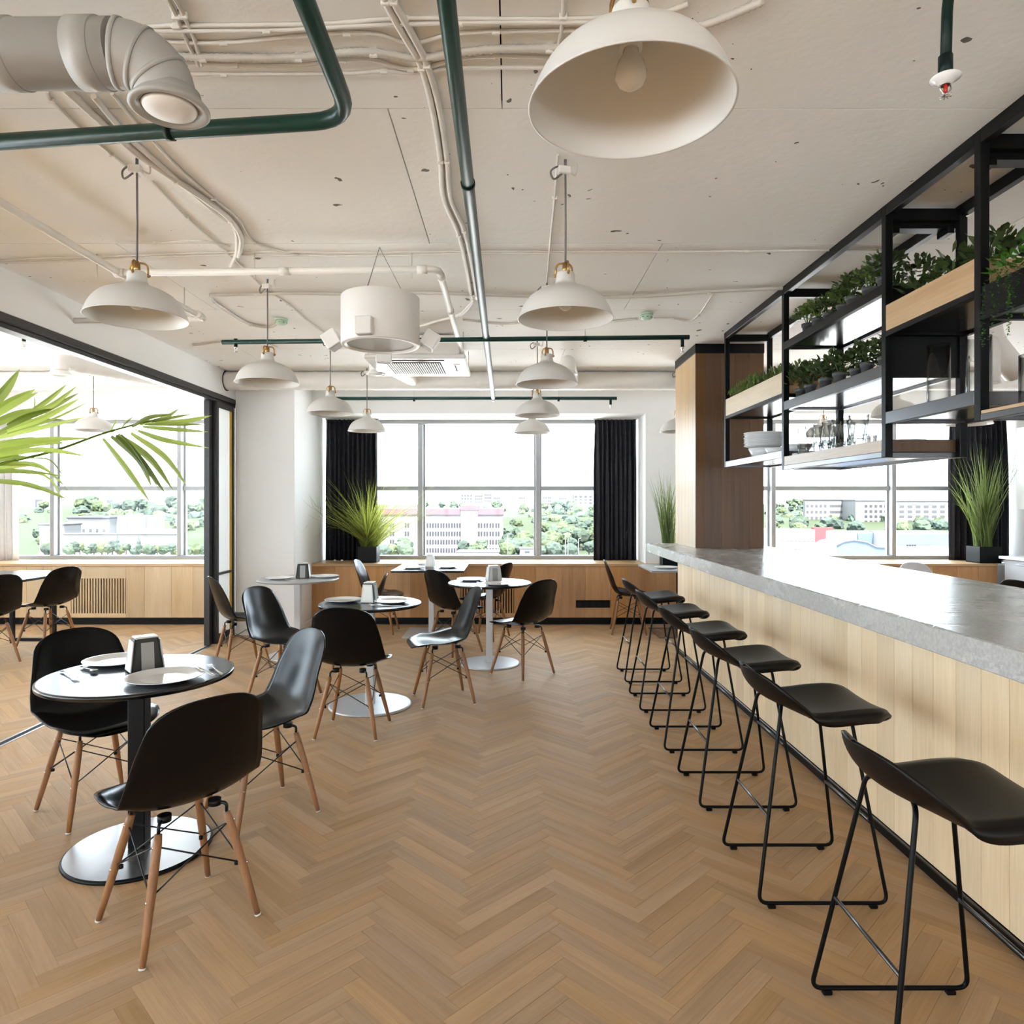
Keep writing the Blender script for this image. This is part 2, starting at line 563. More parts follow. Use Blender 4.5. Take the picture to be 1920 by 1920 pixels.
M['top_b'] = pm('black_laminate', (.006, .006, .0065), .2, var=.1, spec=.6, rvar=.02)
M['base_b'] = pm('brushed_satin_metal', (.42, .42, .43), .26, .95, var=.08, rvar=.05)
M['base_s'] = pm('silver_satin_metal', (.52, .53, .55), .3, .3, var=.05)
M['china'] = pm('white_china', (.78, .78, .78), .12, var=.01, spec=.6)
M['napkin'] = pm('paper_napkin', (.8, .79, .76), .8, var=.03)
M['hold_w'] = pm('cream_plastic', (.68, .67, .63), .35, var=.02)
M['hold_b'] = pm('charcoal_plastic', (.016, .015, .013), .4, var=.05)
M['hold_g'] = pm('grey_panel', (.33, .325, .30), .45, var=.03)
M['oak_l'] = wood('pale_oak', (.84, .675, .455), (.77, .59, .375), .38, axis=2, rand=.07, grain=.45)
M['oak_p'] = wood('pale_oak_bench', (.62, .465, .285), (.54, .385, .22), .38, axis=2, rand=.10, grain=.45)
M['oak_m'] = wood('mid_oak', (.56, .305, .128), (.45, .228, .085), .38, axis=2, rand=.12)  # bench wood darkened: the middle bench's backlit shade is in this colour
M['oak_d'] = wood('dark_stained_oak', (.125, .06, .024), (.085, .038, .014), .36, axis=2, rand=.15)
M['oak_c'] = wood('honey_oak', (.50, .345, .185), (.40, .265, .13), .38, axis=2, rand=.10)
M['oak_yp'] = wood('pale_oak_along', (.66, .56, .41), (.58, .47, .33), .4, axis=1, rand=.05, grain=.5)
M['oak_y'] = wood('oak_along', (.54, .36, .19), (.44, .27, .13), .4, axis=1, rand=.08)
M['oak_x'] = wood('oak_across', (.54, .36, .19), (.44, .27, .13), .4, axis=0, rand=.08)
FC1, FC2 = (.46, .30, .165), (.38, .238, .122)
M['floor_o'] = wood('floor_plank_oak', FC1, FC2, .58, uv=True, rand=.10, spec=.14)
M['floor_i'] = wood('floor_plank_oak_field', FC1, FC2, .58, uv=True, island=True, rand=.10, spec=.14)
M['screed'] = pm('dark_screed', (.09, .065, .045), .9, var=.1)
M['black'] = pm('black_trim', (.003, .003, .0033), .45, var=.1, spec=.18)
M['dark'] = pm('dark_void', (.006, .006, .006), .9, var=.1)
M['frame_w'] = pm('white_window_frame', (.30, .305, .31), .4, var=.02)  # white frames toned grey: their backlit shade is in the colour
M['alu'] = pm('brushed_track', (.42, .42, .43), .3, .9, var=.08)
M['part_f'] = pm('dark_bronze_frame', (.010, .0085, .008), .38, var=.1)
M['curt_d'] = pm('charcoal_curtain', (.026, .025, .031), .85, var=.15, scale=30, spec=.2)
M['curt_l'] = pm('pale_curtain', (.80, .795, .80), .8, var=.03, scale=30, spec=.2)
M['pane'] = pane_glass('window_pane')
M['yellow'] = pm('amber_strip', (.70, .40, .03), .5, var=.05)
M['cab'] = pm('grey_cabinet', (.50, .52, .54), .4, var=.02)
M['cab_w'] = pm('white_cabinet', (.84, .84, .84), .35, var=.01)
M['soil'] = pm('dark_soil', (.02, .015, .01), .95, var=.3, scale=60)
M['pot_g'] = pm('grey_plastic_pot', (.075, .078, .08), .5, var=.06)
M['red'] = pm('red_glass_bulb', (.5, .02, .015), .2, var=.05)
M['detect'] = pm('detector_plastic', (.50, .68, .54), .45, var=.03)
M['leaf_palm'] = leafmat('palm_leaflet', (.05, .105, .02), (.62, .74, .2), .72, .38, .5, True)
M['leaf_grass'] = leafmat('reed_blade', (.20, .24, .06), (.46, .50, .09), .45, .5, .45)
M['leaf_reed'] = leafmat('reed_blade_green', (.12, .16, .05), (.26, .33, .08), .4, .5, .45)
M['leaf_dark'] = leafmat('dark_leaf', (.055, .088, .030), (.12, .18, .04), .25, .4, .35)
M['leaf_mid'] = leafmat('box_leaf', (.095, .15, .035), (.2, .3, .05), .3, .45, .35)
M['leaf_hang'] = leafmat('hanging_leaf', (.05, .16, .02), (.12, .30, .03), .35, .4, .35)


def glass_mat(name):
    m, nt, b = base(name, .0, 0, .5)
    b.inputs['Base Color'].default_value = (.97, .985, .98, 1)
    b.inputs['Transmission Weight'].default_value = 1.0
    b.inputs['IOR'].default_value = 1.46
    b.inputs['Roughness'].default_value = .01
    return m


M['glass'] = pane_glass('clear_glass', (.985, .99, .985), .6, .025, (.20, .19, .185))


def frosted():
    m = bpy.data.materials.new('frosted_glass'); m.use_nodes = True
    nt = m.node_tree; b = nt.nodes['Principled BSDF']; o = nt.nodes['Material Output']
    b.inputs['Base Color'].default_value = (.8, .82, .83, 1); b.inputs['Roughness'].default_value = .25
    t = nd(nt, 'ShaderNodeBsdfTranslucent'); t.inputs['Color'].default_value = (.9, .92, .92, 1)
    mx = nd(nt, 'ShaderNodeMixShader'); mx.inputs[0].default_value = .6
    nt.links.new(b.outputs[0], mx.inputs[1]); nt.links.new(t.outputs[0], mx.inputs[2]); nt.links.new(mx.outputs[0], o.inputs['Surface'])
    return m


M['frost'] = frosted()


def concrete():
    m, nt, b = base('polished_concrete', .25, 0, .5)
    tc = nd(nt, 'ShaderNodeTexCoord')
    n1 = nd(nt, 'ShaderNodeTexNoise', i_Scale=2.2, i_Detail=9.0, i_Roughness=.65, i_Distortion=.4)
    mp = nd(nt, 'ShaderNodeMapping'); mp.inputs['Scale'].default_value = (1.6, .8, 1.6)
    nt.links.new(tc.outputs['Object'], mp.inputs['Vector']); nt.links.new(mp.outputs['Vector'], n1.inputs['Vector'])
    r1 = nd(nt, 'ShaderNodeValToRGB'); e = r1.color_ramp.elements
    e[0].position = .3; e[1].position = .72; e[0].color = (.43, .422, .405, 1); e[1].color = (.52, .512, .495, 1)
    nt.links.new(n1.outputs['Fac'], r1.inputs['Fac'])
    vo = nd(nt, 'ShaderNodeTexNoise', i_Scale=90.0, i_Detail=3.0)
    nt.links.new(tc.outputs['Object'], vo.inputs['Vector'])
    mr = nd(nt, 'ShaderNodeMapRange'); mr.inputs['From Min'].default_value = .35; mr.inputs['From Max'].default_value = .65
    mr.inputs['To Min'].default_value = .85; mr.inputs['To Max'].default_value = 1.08
    nt.links.new(vo.outputs['Fac'], mr.inputs['Value'])
    hs = nd(nt, 'ShaderNodeHueSaturation'); nt.links.new(mr.outputs['Result'], hs.inputs['Value']); nt.links.new(r1.outputs['Color'], hs.inputs['Color'])
    nt.links.new(hs.outputs['Color'], b.inputs['Base Color'])
    m2 = nd(nt, 'ShaderNodeMapRange'); m2.inputs['To Min'].default_value = .16; m2.inputs['To Max'].default_value = .38
    nt.links.new(n1.outputs['Fac'], m2.inputs['Value']); nt.links.new(m2.outputs['Result'], b.inputs['Roughness'])
    bp = nd(nt, 'ShaderNodeBump', i_Strength=.08, i_Distance=.004)
    nt.links.new(vo.outputs['Fac'], bp.inputs['Height']); nt.links.new(bp.outputs['Normal'], b.inputs['Normal'])
    return m


M['rear'] = pm('dark_rear_wall', (.10, .085, .07), .8, var=.05)
M['conc'] = concrete()
# ------------------------------------------------------------------ room shell
fl = struct('floor')
MB().box(XL, XR, YR, WF + .3, -.08, -.006).build('screed', M['screed'], fl)
PL, PW = .448, .064


def plank_mesh(name, mat, w=PW, l=PL, g=.0002, ch=.0006, th=.006):
    hx, hy = l / 2 - g, w / 2 - g
    vs = [(-hx, -hy, -th), (hx, -hy, -th), (hx, hy, -th), (-hx, hy, -th), (-hx, -hy, -ch), (hx, -hy, -ch), (hx, hy, -ch), (-hx, hy, -ch),
          (-hx + ch, -hy + ch, 0), (hx - ch, -hy + ch, 0), (hx - ch, hy - ch, 0), (-hx + ch, hy - ch, 0)]
    fs = [(0, 1, 5, 4), (1, 2, 6, 5), (2, 3, 7, 6), (3, 0, 4, 7), (4, 5, 9, 8), (5, 6, 10, 9), (6, 7, 11, 10), (7, 4, 8, 11), (8, 9, 10, 11)]
    return vs, fs


pv, pf = plank_mesh('plank', None)
me = bpy.data.meshes.new('plank'); me.from_pydata(pv, [], pf); me.materials.append(M['floor_o'])
uvl = me.uv_layers.new(name='UVMap')
for lp in me.loops:
    co = me.vertices[lp.vertex_index].co; uvl.data[lp.index].uv = (co.y, co.x)
planks = []
r2 = math.sqrt(.5)
offx = .15 - (PL - PW / 2) * r2
for j in range(-160, 260):
    for k in range(-40, 40):
        ox, oy = j * PW + k * (PL + PW), j * PW + k * (PW - PL)
        for kind in (0, 1):
            if kind == 0: cx, cy_ = ox + PL / 2, oy + PW / 2
            else: cx, cy_ = ox + PL + PW / 2, oy + PW - PL / 2
            X = (cx - cy_) * r2 + offx; Y = (cx + cy_) * r2
            if XL < X < XR and YR < Y < WF + .25: planks.append((X, Y, PI / 4 if kind == 0 else 3 * PI / 4))


def plank_size(p):
    x, y, a = p
    if y < 1.75 or abs(x) / y > .76 or y > 6: return 0
    if x > 1.62: return 0
    return 1.0 / y


planks.sort(key=plank_size, reverse=True)
near, rest = planks[:300], planks[300:]
for (x, y, a) in near:
    o = link('plank', me, fl, (x, y, 0)); o.rotation_euler = (0, 0, a)
vs, fs, uv = [], [], []
for (x, y, a) in rest:
    if not (-9 < x < XR): continue
    b = len(vs); ca, sa = math.cos(a), math.sin(a)
    vs += [(x + ca * p[0] - sa * p[1], y + sa * p[0] + ca * p[1], p[2]) for p in pv]
    for f in pf:
        fs.append(tuple(i + b for i in f)); uv += [(pv[i][1], pv[i][0]) for i in f]
me2 = bpy.data.meshes.new('plank_field'); me2.from_pydata(vs, [], fs); me2.materials.append(M['floor_i'])
ul = me2.uv_layers.new(name='UVMap')
ul.data.foreach_set('uv', [c for p in uv for c in p])
link('plank_field', me2, fl, kind='stuff')

# ceiling: concrete slabs with open joints
ce = struct('ceiling')
MB().box(XL, XR, YR, 9.3, CEIL + .03, CEIL + .12).build('ceiling_bed', M['dark'], ce)
rows = [-4.6, -3.96, -2.67, -1.38, -.09, 1.20, 2.49, 3.78, 5.07, 6.36, 7.65, 9.3]
offs = [0, .3, .6, .5, 1.0, -.03, -.44, .83, -.2, .5, 0]
for (a, b), of in zip(zip(rows, rows[1:]), offs):
    xs = sorted([XL, XR] + [of + k * 2.98 for k in range(-4, 4) if XL + .2 < of + k * 2.98 < XR - .2])
    for x0, x1 in zip(xs, xs[1:]):
        MB().box(x0 + .0025, x1 - .0025, a + .003, b - .003, CEIL, CEIL + .04).build('ceiling_slab', M['ceil'], ce)

# window wall
OPEN = [(-7.1, -3.26), (-2.386, 1.628), (2.1, XR)]
w = struct('wall_back')
m = MB()
m.box(XL - .2, XR + .2, WF, 9.3, ZT, CEIL)                       # head
m.box(XL - .2, XR + .2, WF + .12, 9.3, -.1, ZS - .045)           # apron behind the benches
m.box(XL - .2, OPEN[0][0], WF, 9.3, 0, ZT)
m.box(OPEN[1][1], OPEN[2][0], WF, 9.3, 0, ZT)
m.box(-3.26, -3.02, 7.72, 9.3, 0, ZT + .1)
m.build('wall_shell', M['wall'], w)
m = MB(); m.box(-3.04, OPEN[1][0], 7.66, 9.3, 0, CEIL, .004)
m.build('pier', M['wall'], w)
t = struct('trim_1'); m = MB(); m.box(-3.04, OPEN[1][0] + .012, 7.648, 7.66, 0, .075, .003); m.box(OPEN[1][0], OPEN[1][0] + .012, 7.648, WF, 0, .075, .003)
m.build('skirting', M['wall'], t)
struct_w = []
for name, (x0, y0, x1, y1) in {'wall_right': (XR, YR, XR + .2, 9.3)}.items():
    o = struct(name); MB().box(x0, x1, y0, y1, 0, CEIL).build('wall_shell', M['wall'], o)
o = struct('wall_left')                                          # far wall of the next room; unseen glazing added to light the interior
m = MB(); m.box(XL - .2, XL, YR, 9.3, 0, .65); m.box(XL - .2, XL, YR, 9.3, 2.35, CEIL)
m.box(XL - .2, XL, 5.9, 9.3, .65, 2.35)
for k in range(0, 6): m.box(XL - .12, XL - .04, YR + .04 + 1.78 * k - .04, YR + .04 + 1.78 * k + .04, .65, 2.35)
m.build('wall_shell', M['wall'], o)
MB().box(XL - .09, XL - .084, YR, 5.9, .65, 2.35).build('pane', M['pane'], o)
o = struct('wall_rear')                                          # behind the camera; unseen window band added to light the interior
m = MB(); m.box(XL, XR, YR - .2, YR, 0, 1.0); m.box(XL, XR, YR - .2, YR, 1.6, CEIL)
for k in range(0, 9): m.box(XL + 1.7 * k, XL + 1.7 * k + .09, YR - .14, YR - .04, 1.0, 1.6)
m.build('wall_shell', M['wall'], o)
MB().box(XL, XR, YR - .1, YR - .094, 1.0, 1.6).build('pane', M['pane'], o)


def window(n, x0, x1, verts, y0=9.0, y1=9.14):
    o = struct('window_%d' % n)
    def bar(a, b, z0, z1, name): MB().box(a, b, y0, y1, z0, z1, .006).build(name, M['frame_w'], o)
    bar(x0, x1, ZS - .045, ZS + .035, 'frame_rail'); bar(x0, x1, ZT - .05, ZT, 'frame_rail')
    bar(x0, x0 + .05, ZS + .035, ZT - .05, 'frame_stile'); bar(x1 - .05, x1, ZS + .035, ZT - .05, 'frame_stile')
    xs = [x0 + .05] + verts + [x1 - .05]
    for v in verts: bar(v - .028, v + .028, ZS + .035, ZT - .05, 'mullion')
    for a, b in zip(xs, xs[1:]):
        a2 = a if a == xs[0] else a + .028; b2 = b if b == xs[-1] else b - .028
        MB().box(a2, b2, y0 + .06, y1, 1.627, 1.683, .005).build('transom', M['frame_w'], o)
        MB().box(a2, b2, y1 - .03, y1 - .024, ZS + .035, 1.627).build('pane', M['pane'], o)
        MB().box(a2, b2, y1 - .03, y1 - .024, 1.683, ZT - .05).build('pane', M['pane'], o)
        # thin gasket frame
        m = MB()
        for zz in ((ZS + .035, 1.627), (1.683, ZT - .05)):
            m.box(a2, a2 + .022, y1 - .05, y1 - .005, *zz); m.box(b2 - .022, b2, y1 - .05, y1 - .005, *zz)
        m.build('sash', M['frame_w'], o)
    return o


window(1, -7.1, -3.26, [-5.955, -4.305])
window(2, -2.386, 1.628, [-1.167, .358])
window(3, 2.1, XR, [3.42, 4.985])

# benches under the windows: planks, grille, plinth, sill board


def bench(name, label, x0, x1, mat, grille=None, pw=.26, seed=1, end_right=False):
    rnd = random.Random(seed)
    o = thing(name, label, 'bench')
    m = MB(); m.box(x0, x1, WF - .006, WF + .1, .004, .09); m.build('plinth', M['black'], o)
    topb = MB(); topb.box(x0, x1, WF - .032, 9.0, ZS - .045, ZS - .012, .004); topb.build('sill_board', M['oak_x'], o)
    x = x0
    z0, z1 = .085, ZS - .047
    while x < x1 - .01:
        w_ = pw * rnd.uniform(.75, 1.25); e = min(x1, x + w_)
        if x1 - e < .08: e = x1
        if grille and x < grille[1] and e > grille[0]:
            if x < grille[0] - .03: e = grille[0]
            elif x >= grille[0] - 1e-6: e = grille[1]
        if grille and abs(x - grille[0]) < 1e-6:
            MB().box(x + .0008, e - .0008, WF - .02, WF - .002, grille[3], z1, .0015).build('plank', mat, o)
            MB().box(x + .0008, e - .0008, WF - .02, WF - .002, z0, grille[2], .0015).build('plank', mat, o)
            MB().box(x, e, WF + .0, WF + .01, grille[2] - .01, grille[3] + .01).build('grille_back', M['dark'], o)
            n = grille[4]; p = (e - x) / n
            sl = MB(); sl.box(-p * .26, p * .26, WF - .02, WF - .002, grille[2], grille[3], .001)
            sme = sl.mesh('slat', mat)
            for k in range(n): link('slat', sme, o, (x + (k + .5) * p, 0, 0))
        else:
            MB().box(x + .0008, e - .0008, WF - .02, WF - .002, z0, z1, .0015).build('plank', mat, o)
        x = e
    return o


bench('window_bench', 'pale oak bench with slatted grille under the window of the glazed-off room', -7.1, -3.27, M['oak_p'], (-5.28, -4.62, .135, .555, 20), seed=3)
bench('window_bench', 'brown oak bench with black socket strip below the middle window', -2.386, 2.1, M['oak_m'], (-.60, .045, .135, .465, 20), seed=5)
bench('window_bench', 'oak bench seen past the bar under the window beside the kitchen', 2.1, XR - .55, M['oak_m'], seed=9)
so = thing('socket_strip', 'black socket strip set in the oak bench front near the bar', 'socket', (.99, WF - .021, .25))
MB().box(-.205, .205, -.012, .0, -.045, .045, .004).build('cover', M['black'], so)
for k in range(5):
    mm = MB(); mm.lathe([(0, .001), (.028, .001), (.031, .003), (.031, 0)], 16, Matrix.Translation((-.16 + k * .08, -.0125, 0)) @ Matrix.Rotation(PI / 2, 4, 'X'))
    mm.build('outlet', M['plastic_m'], so)

# curtains


def curtain(label, x0, x1, mat, folds, seed, gather=.0, yc=8.86, z0=None, z1=ZT - .01):
    rnd = random.Random(seed)
    z0 = z0 if z0 is not None else ZS - .012
    n = folds * 8
    ph = [rnd.uniform(-.5, .5) for _ in range(folds + 1)]; am = [rnd.uniform(.6, 1.3) for _ in range(folds + 1)]
    g = []
    for i in range(15):
        t = i / 14
        z = lerp(z1, z0, t)
        row = []
        for j in range(n + 1):
            s = j / n
            f = s * folds; k = int(min(folds - 1, f))
            a = lerp(am[k], am[k + 1], f - k)
            sq = 1 - gather * sm(.35, .85, t) * (.6 + .4 * sm(1, .85, t))
            x = lerp(x0, x1, .5 + (s - .5)) if gather == 0 else (x0 + (x1 - x0) * (1 - (1 - s) * sq) if gather > 0 else x0 + (x1 - x0) * s)
            amp = .038 * a * (.5 + .5 * sm(0, .12, t)) * (1 + .25 * math.sin(3 * t + ph[k] * 4))
            y = yc + amp * math.sin(2 * PI * f + ph[k] * .8 * t * 2)
            x += .018 * math.sin(4 * PI * f + ph[k] * 5) * sm(0, .4, t)
            row.append((x, y, z))
        g.append(row)
    o = thing('curtain', label, 'curtain', (0, 0, 0))
    MB().sheet(g, .003).build('drape', mat, o)
    m = MB()
    m.box(min(x0, x1) - .02, max(x0, x1) + .02, yc - .012, yc + .012, z1 - .004, z1 + .012)
    m.build('rail', M['frame_w'], o)
    mt = MB()
    for k in range(folds): mt.tube([(x0 + (x1 - x0) * (k + .5) / folds, yc, z1 - .001), (x0 + (x1 - x0) * (k + .5) / folds, yc, z1 - .05)], .006, 6)
    mt.build('hooks', mat, o, kind='stuff')
    return o


curtain('charcoal curtain hanging behind the spiky grass at the middle window', -2.34, -1.70, M['curt_d'], 11, 4)
curtain('charcoal curtain at the end of the middle window next to the bar', 1.08, 1.60, M['curt_d'], 9, 8)
curtain('charcoal curtain behind the grass pot in the kitchen window', 5.62, 6.34, M['curt_d'], 11, 6)
curtain('pale grey curtain in the window of the glazed-off room', -6.95, -6.30, M['curt_l'], 7, 2)

# ------------------------------------------------------------------ glazed partition on the left
o = struct('wall_partition')
MB().box(XP - .05, XP + .04, YR, 7.72, 2.60, CEIL, .003).build('bulkhead', M['wall'], o)
o = thing('sliding_partition', 'black framed sliding partition with frosted panel left of the white pier', 'partition', (XP, 7.1, 0))
m = MB(); m.box(-.055, .045, YR - 7.1, .62, 2.545, 2.60, .004); m.build('head_rail', M['part_f'], o)
m = MB(); m.box(-.065, .02, YR - 7.1, .62, 2.515, 2.545, .003); m.build('track_cover', M['part_f'], o)
for dy, dx in ((0.0, -.03), (.075, .012)):
    MB().box(dx - .03, dx + .03, dy, dy + .055, .0, 2.515, .004).build('stile', M['part_f'], o)
MB().box(-.0, .035, .50, .56, .0, 2.515, .004).build('stile', M['part_f'], o)
for z0, z1, nm in ((0.0, .09, 'bottom_rail'), (.705, .73, 'mid_rail'), (2.46, 2.515, 'top_rail')):
    MB().box(-.0, .035, .13, .50, z0, z1, .003).build(nm, M['part_f'], o)
for z0, z1 in ((.09, .705), (.73, 2.46)):
    MB().box(.012, .022, .13, .50, z0, z1).build('frosted_pane', M['frost'], o)
MB().box(.0225, .027, .445, .498, .09, 2.46, .001).build('amber_edge', M['yellow'], o)
o = thing('floor_track', 'thin double metal track let into the floor along the partition', 'track', (XP, 0, 0))
m = MB()
for d in (-.035, .02): m.box(d, d + .016, YR + .02, 7.1, -.004, .0018)
m.build('rails', M['alu'], o)
MB().box(-.019, .02, YR + .02, 7.1, -.004, .0006).build('groove', M['dark'], o)

# ------------------------------------------------------------------ bar
BX, BS0, BS1, BE = 1.63, 1.36, 2.39, 6.76
o = thing('bar_counter', 'long bar clad in upright pale oak boards behind the stools', 'bar', (BX, 0, 0))
y = BE
pm_ = MB().box(0, .018, -.0668, .0668, .055, .968, .0016).mesh('plank', M['oak_l'])
while y > .3:
    link('plank', pm_, o, (0, y - .068, 0)); y -= .1362
MB().box(.02, .62, .2, BE, .01, .966).build('carcass', M['black'], o)
MB().box(-.004, .02, .2, BE, .0, .05, .003).build('plinth', M['black'], o)
MB().box(-.010, .0, .2, BE, .044, .052, .001).build('plinth_bead', M['steel_r'], o)
MB().box(.0, .62, BE - .018, BE, .055, .968, .0014).build('end_board', M['oak_l'], o)

# concrete worktop with a rough broken arris


def slab():
    bm = bmesh.new()
    me_ = MB().box(BS0, BS1, .2, 6.93, .972, 1.058, .003).mesh('bar_worktop', M['conc'])
    bm.from_mesh(me_)
    bmesh.ops.subdivide_edges(bm, edges=[e for e in bm.edges if abs(e.verts[0].co.y - e.verts[1].co.y) > 1], cuts=420, use_grid_fill=True)
    for v in bm.verts:
        if v.co.x < BS0 + .01 and v.co.z > 1.04:
            n = noise.noise(Vector((v.co.y * 9, 3.1, .2))) + .6 * noise.noise(Vector((v.co.y * 31, 1.1, .7)))
            k = max(0, n - .05)
            if v.co.z > 1.0575: v.co.x += .018 * k + .002; v.co.z -= .002 * k
            else: v.co.z -= .016 * k
    for f in bm.faces: f.smooth = False
    bm.to_mesh(me_); bm.free()
    return me_


tag(link('bar_worktop', slab()), 'thick grey concrete worktop with chipped edge on the bar', 'worktop')

# clad column at the end of the bar
o = struct('wood_column')
CX0, CX1, CY0, CY1 = 1.64, 2.245, 6.14, 6.89
MB().box(CX0 + .012, CX1 - .012, CY0 + .012, CY1 - .012, 1.06, CEIL).build('core', M['black'], o)
xs = [CX0, 1.72, 1.87, 1.985, 2.12, CX1]
for a, b in zip(xs, xs[1:]): MB().box(a + .0006, b - .0006, CY0, CY0 + .016, 1.0585, CEIL - .085, .0012).build('plank', M['oak_d'], o)  # front boards get a darker oak that holds their backlit shade
ys = [CY0, 6.24, 6.37, 6.5, 6.63, 6.76, CY1]
for a, b in zip(ys, ys[1:]): MB().box(CX0, CX0 + .016, a + .0006 + (0.016 if a == CY0 else 0), b - .0006, 1.0585, CEIL - .085, .0012).build('plank', M['oak_c'], o)  # same column wood, toned lighter for the light on this side
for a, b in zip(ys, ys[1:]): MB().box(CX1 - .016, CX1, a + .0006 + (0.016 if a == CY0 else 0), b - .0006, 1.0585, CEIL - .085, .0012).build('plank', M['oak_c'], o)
MB().box(CX0 - .004, CX1 + .004, CY0 - .004, CY1 + .004, CEIL - .085, CEIL - .001, .003).build('head_band', M['black'], o)
# ------------------------------------------------------------------ dining chair


def chair():
    root = thing('dining_chair', 'x', 'chair')
    prof = [(.245, .405), (.252, .425), (.235, .440), (.19, .443), (.12, .436), (.05, .428), (-.02, .425), (-.075, .431), (-.122, .448), (-.160, .480),
            (-.188, .525), (-.209, .578), (-.227, .635), (-.244, .69), (-.257, .745), (-.266, .785), (-.273, .812), (-.279, .828)]
    width = [(0, .196), (.1, .212), (.2, .225), (.35, .231), (.48, .235), (.56, .236), (.64, .232), (.74, .219), (.84, .203), (.92, .190), (1, .176)]
    P = crom([(0, a, b) for a, b in prof], 4)
    ss = sorted(set(ENDS + [1 - e for e in ENDS] + [.12 + .76 * k / 30 for k in range(31)]))
    nc = 19
    g = []
    for p, s in zip(along(P, ss), ss):
        wd = interp(width, s) * rnd_ends(s, .19, 2.5, .885, 2.7)
        seat = 1 - sm(.42, .62, s)
        front = 1 - sm(.0, .22, s)
        row = []
        for j in range(nc):
            t = -1 + 2 * j / (nc - 1)
            x = t * wd
            a = abs(x) / interp(width, s)
            c = a ** 2.6
            up = .034 * seat * c * (1 - front) - .012 * front * a ** 2
            fw = .058 * (1 - seat) * a ** 2.2 * (1 - .45 * sm(.75, 1, s))
            up += .026 * a ** 2.4 * sm(.22, .44, s) * (1 - sm(.44, .66, s))
            flare = sm(.86, 1, a)
            row.append((x, p.y + fw - .006 * flare * (1 - seat), p.z + up - .007 * flare * seat - .010 * (1 - seat) * a ** 2 * sm(.8, 1, s)))
        g.append(row)
    MB().sheet(g, .0055).build('seat_shell', M['plastic_b'], root)
    feet = {}
    for sx in (-1, 1):
        for sy in (-1, 1):
            top = Vector((sx * .115, sy * .112 - .01, .372)); bot = Vector((sx * .192, sy * .19 - .005, .006))
            m = MB(); m.tube([top, lerp(top, bot, .08), lerp(top, bot, .35), lerp(top, bot, .75), bot], [.012, .0145, .0148, .0125, .0098], 12)
            l = m.build('leg', M['leg'], root)
            MB().tube([bot, bot - (top - bot).normalized() * .006], [.0112, .0112], 10).build('glide', M['glide'], l)
            feet[(sx, sy)] = (top, bot)
            b = MB()
            for t in (.1, .52):
                p = lerp(top, bot, t); d = Vector((sx, 0, 0)); b.tube([p - d * .004, p + d * .0165], .0042, 8)
            b.build('bolts', M['chrome'], l, kind='stuff')
    wr = MB(); br = MB()
    def at(k, t): return lerp(feet[k][0], feet[k][1], t)
    ks = [(-1, -1), (1, -1), (1, 1), (-1, 1)]
    for i in range(4):
        a, b = ks[i], ks[(i + 1) % 4]
        wr.tube([at(a, .1), at(b, .5)], .0029, 6); wr.tube([at(b, .1) + Vector((0, 0, .004)), at(a, .5) + Vector((0, 0, .004))], .0029, 6)
    for k in ks:
        t = feet[k][0]
        wr.tube(fillet([t, t + Vector((0, 0, .028)), Vector((k[0] * .085, k[1] * .085 - .01, .408))], .012), .006, 8)
        br.lathe([(.0, .0), (.022, .0), (.022, .022), (.0, .022)], 12, Matrix.Translation((k[0] * .085, k[1] * .085 - .01, .396)))
        p = at(k, .5); br.lathe([(.0, -.008), (.008, -.006), (.008, .006), (0, .008)], 8, Matrix.Translation(p - Vector((k[0], k[1], 0)) * .014))
    wr.build('wire_brace', M['wire'], root)
    br.build('shock_mounts', M['plastic_m'], root, kind='stuff')
    return root


CH = chair()
chairs = [
    ((-1.165, 2.431), (-.75, .66), 'black shell chair nearest the camera, its back to us, at the black table'),
    ((-1.97, 3.31), (.79, -.61), 'black shell chair behind the black table, partly hidden under its top'),
    ((-1.18, 3.277), (-.737, -.675), 'glossy black shell chair on the far right of the nearest table'),
    ((-1.005, 4.445), (.05, 1), 'black shell chair squarely back to us in front of the second table'),
    ((-1.68, 5.165), (.954, -.30), 'black shell chair turned right at the second table, beside the napkin holder side'),
    ((-2.37, 6.14), (.8, .6), 'black shell chair in front of the frosted partition panel'),
    ((-.50, 5.14), (-.955, -.296), 'black shell chair facing left with window glare on its seat, before the third table'),
    ((.10, 5.93), (-.707, .707), 'black shell chair on the right of the third table, beside its round base'),
    ((-.54, 6.77), (.7, .7), 'black shell chair behind the third table, its back to the second table'),
    ((-.27, 7.5), (-.9, .43), 'black shell chair in front of the bench grille at the square window table'),
    ((-1.38, 6.17), (-1, -.15), 'black shell chair showing only its back edge behind the second table'),
    ((-1.47, 7.8), (1, 0), 'black shell chair at the left of the square window table, below the spiky grass'),
    ((1.33, 7.8), (1, -.1), 'black shell chair tucked to the square table at the end of the bar'),
    ((-4.67, 6.99), (-.95, .3), 'black shell chair beside the slatted grille in the glazed-off room'),
    ((-4.74, 6.25), (-.9, .42), 'black shell chair at the near end of the long table in the glazed-off room'),
]
grp = 'black shell chairs with wooden legs'
for i, ((x, y), (fx, fy), lab) in enumerate(chairs):
    if i == 0:
        CH.location = (x, y, 0); CH.rotation_euler = (0, 0, face(fx, fy)); CH['label'] = lab; CH['group'] = grp
    else: dup(CH, (x, y, 0), face(fx, fy), lab)

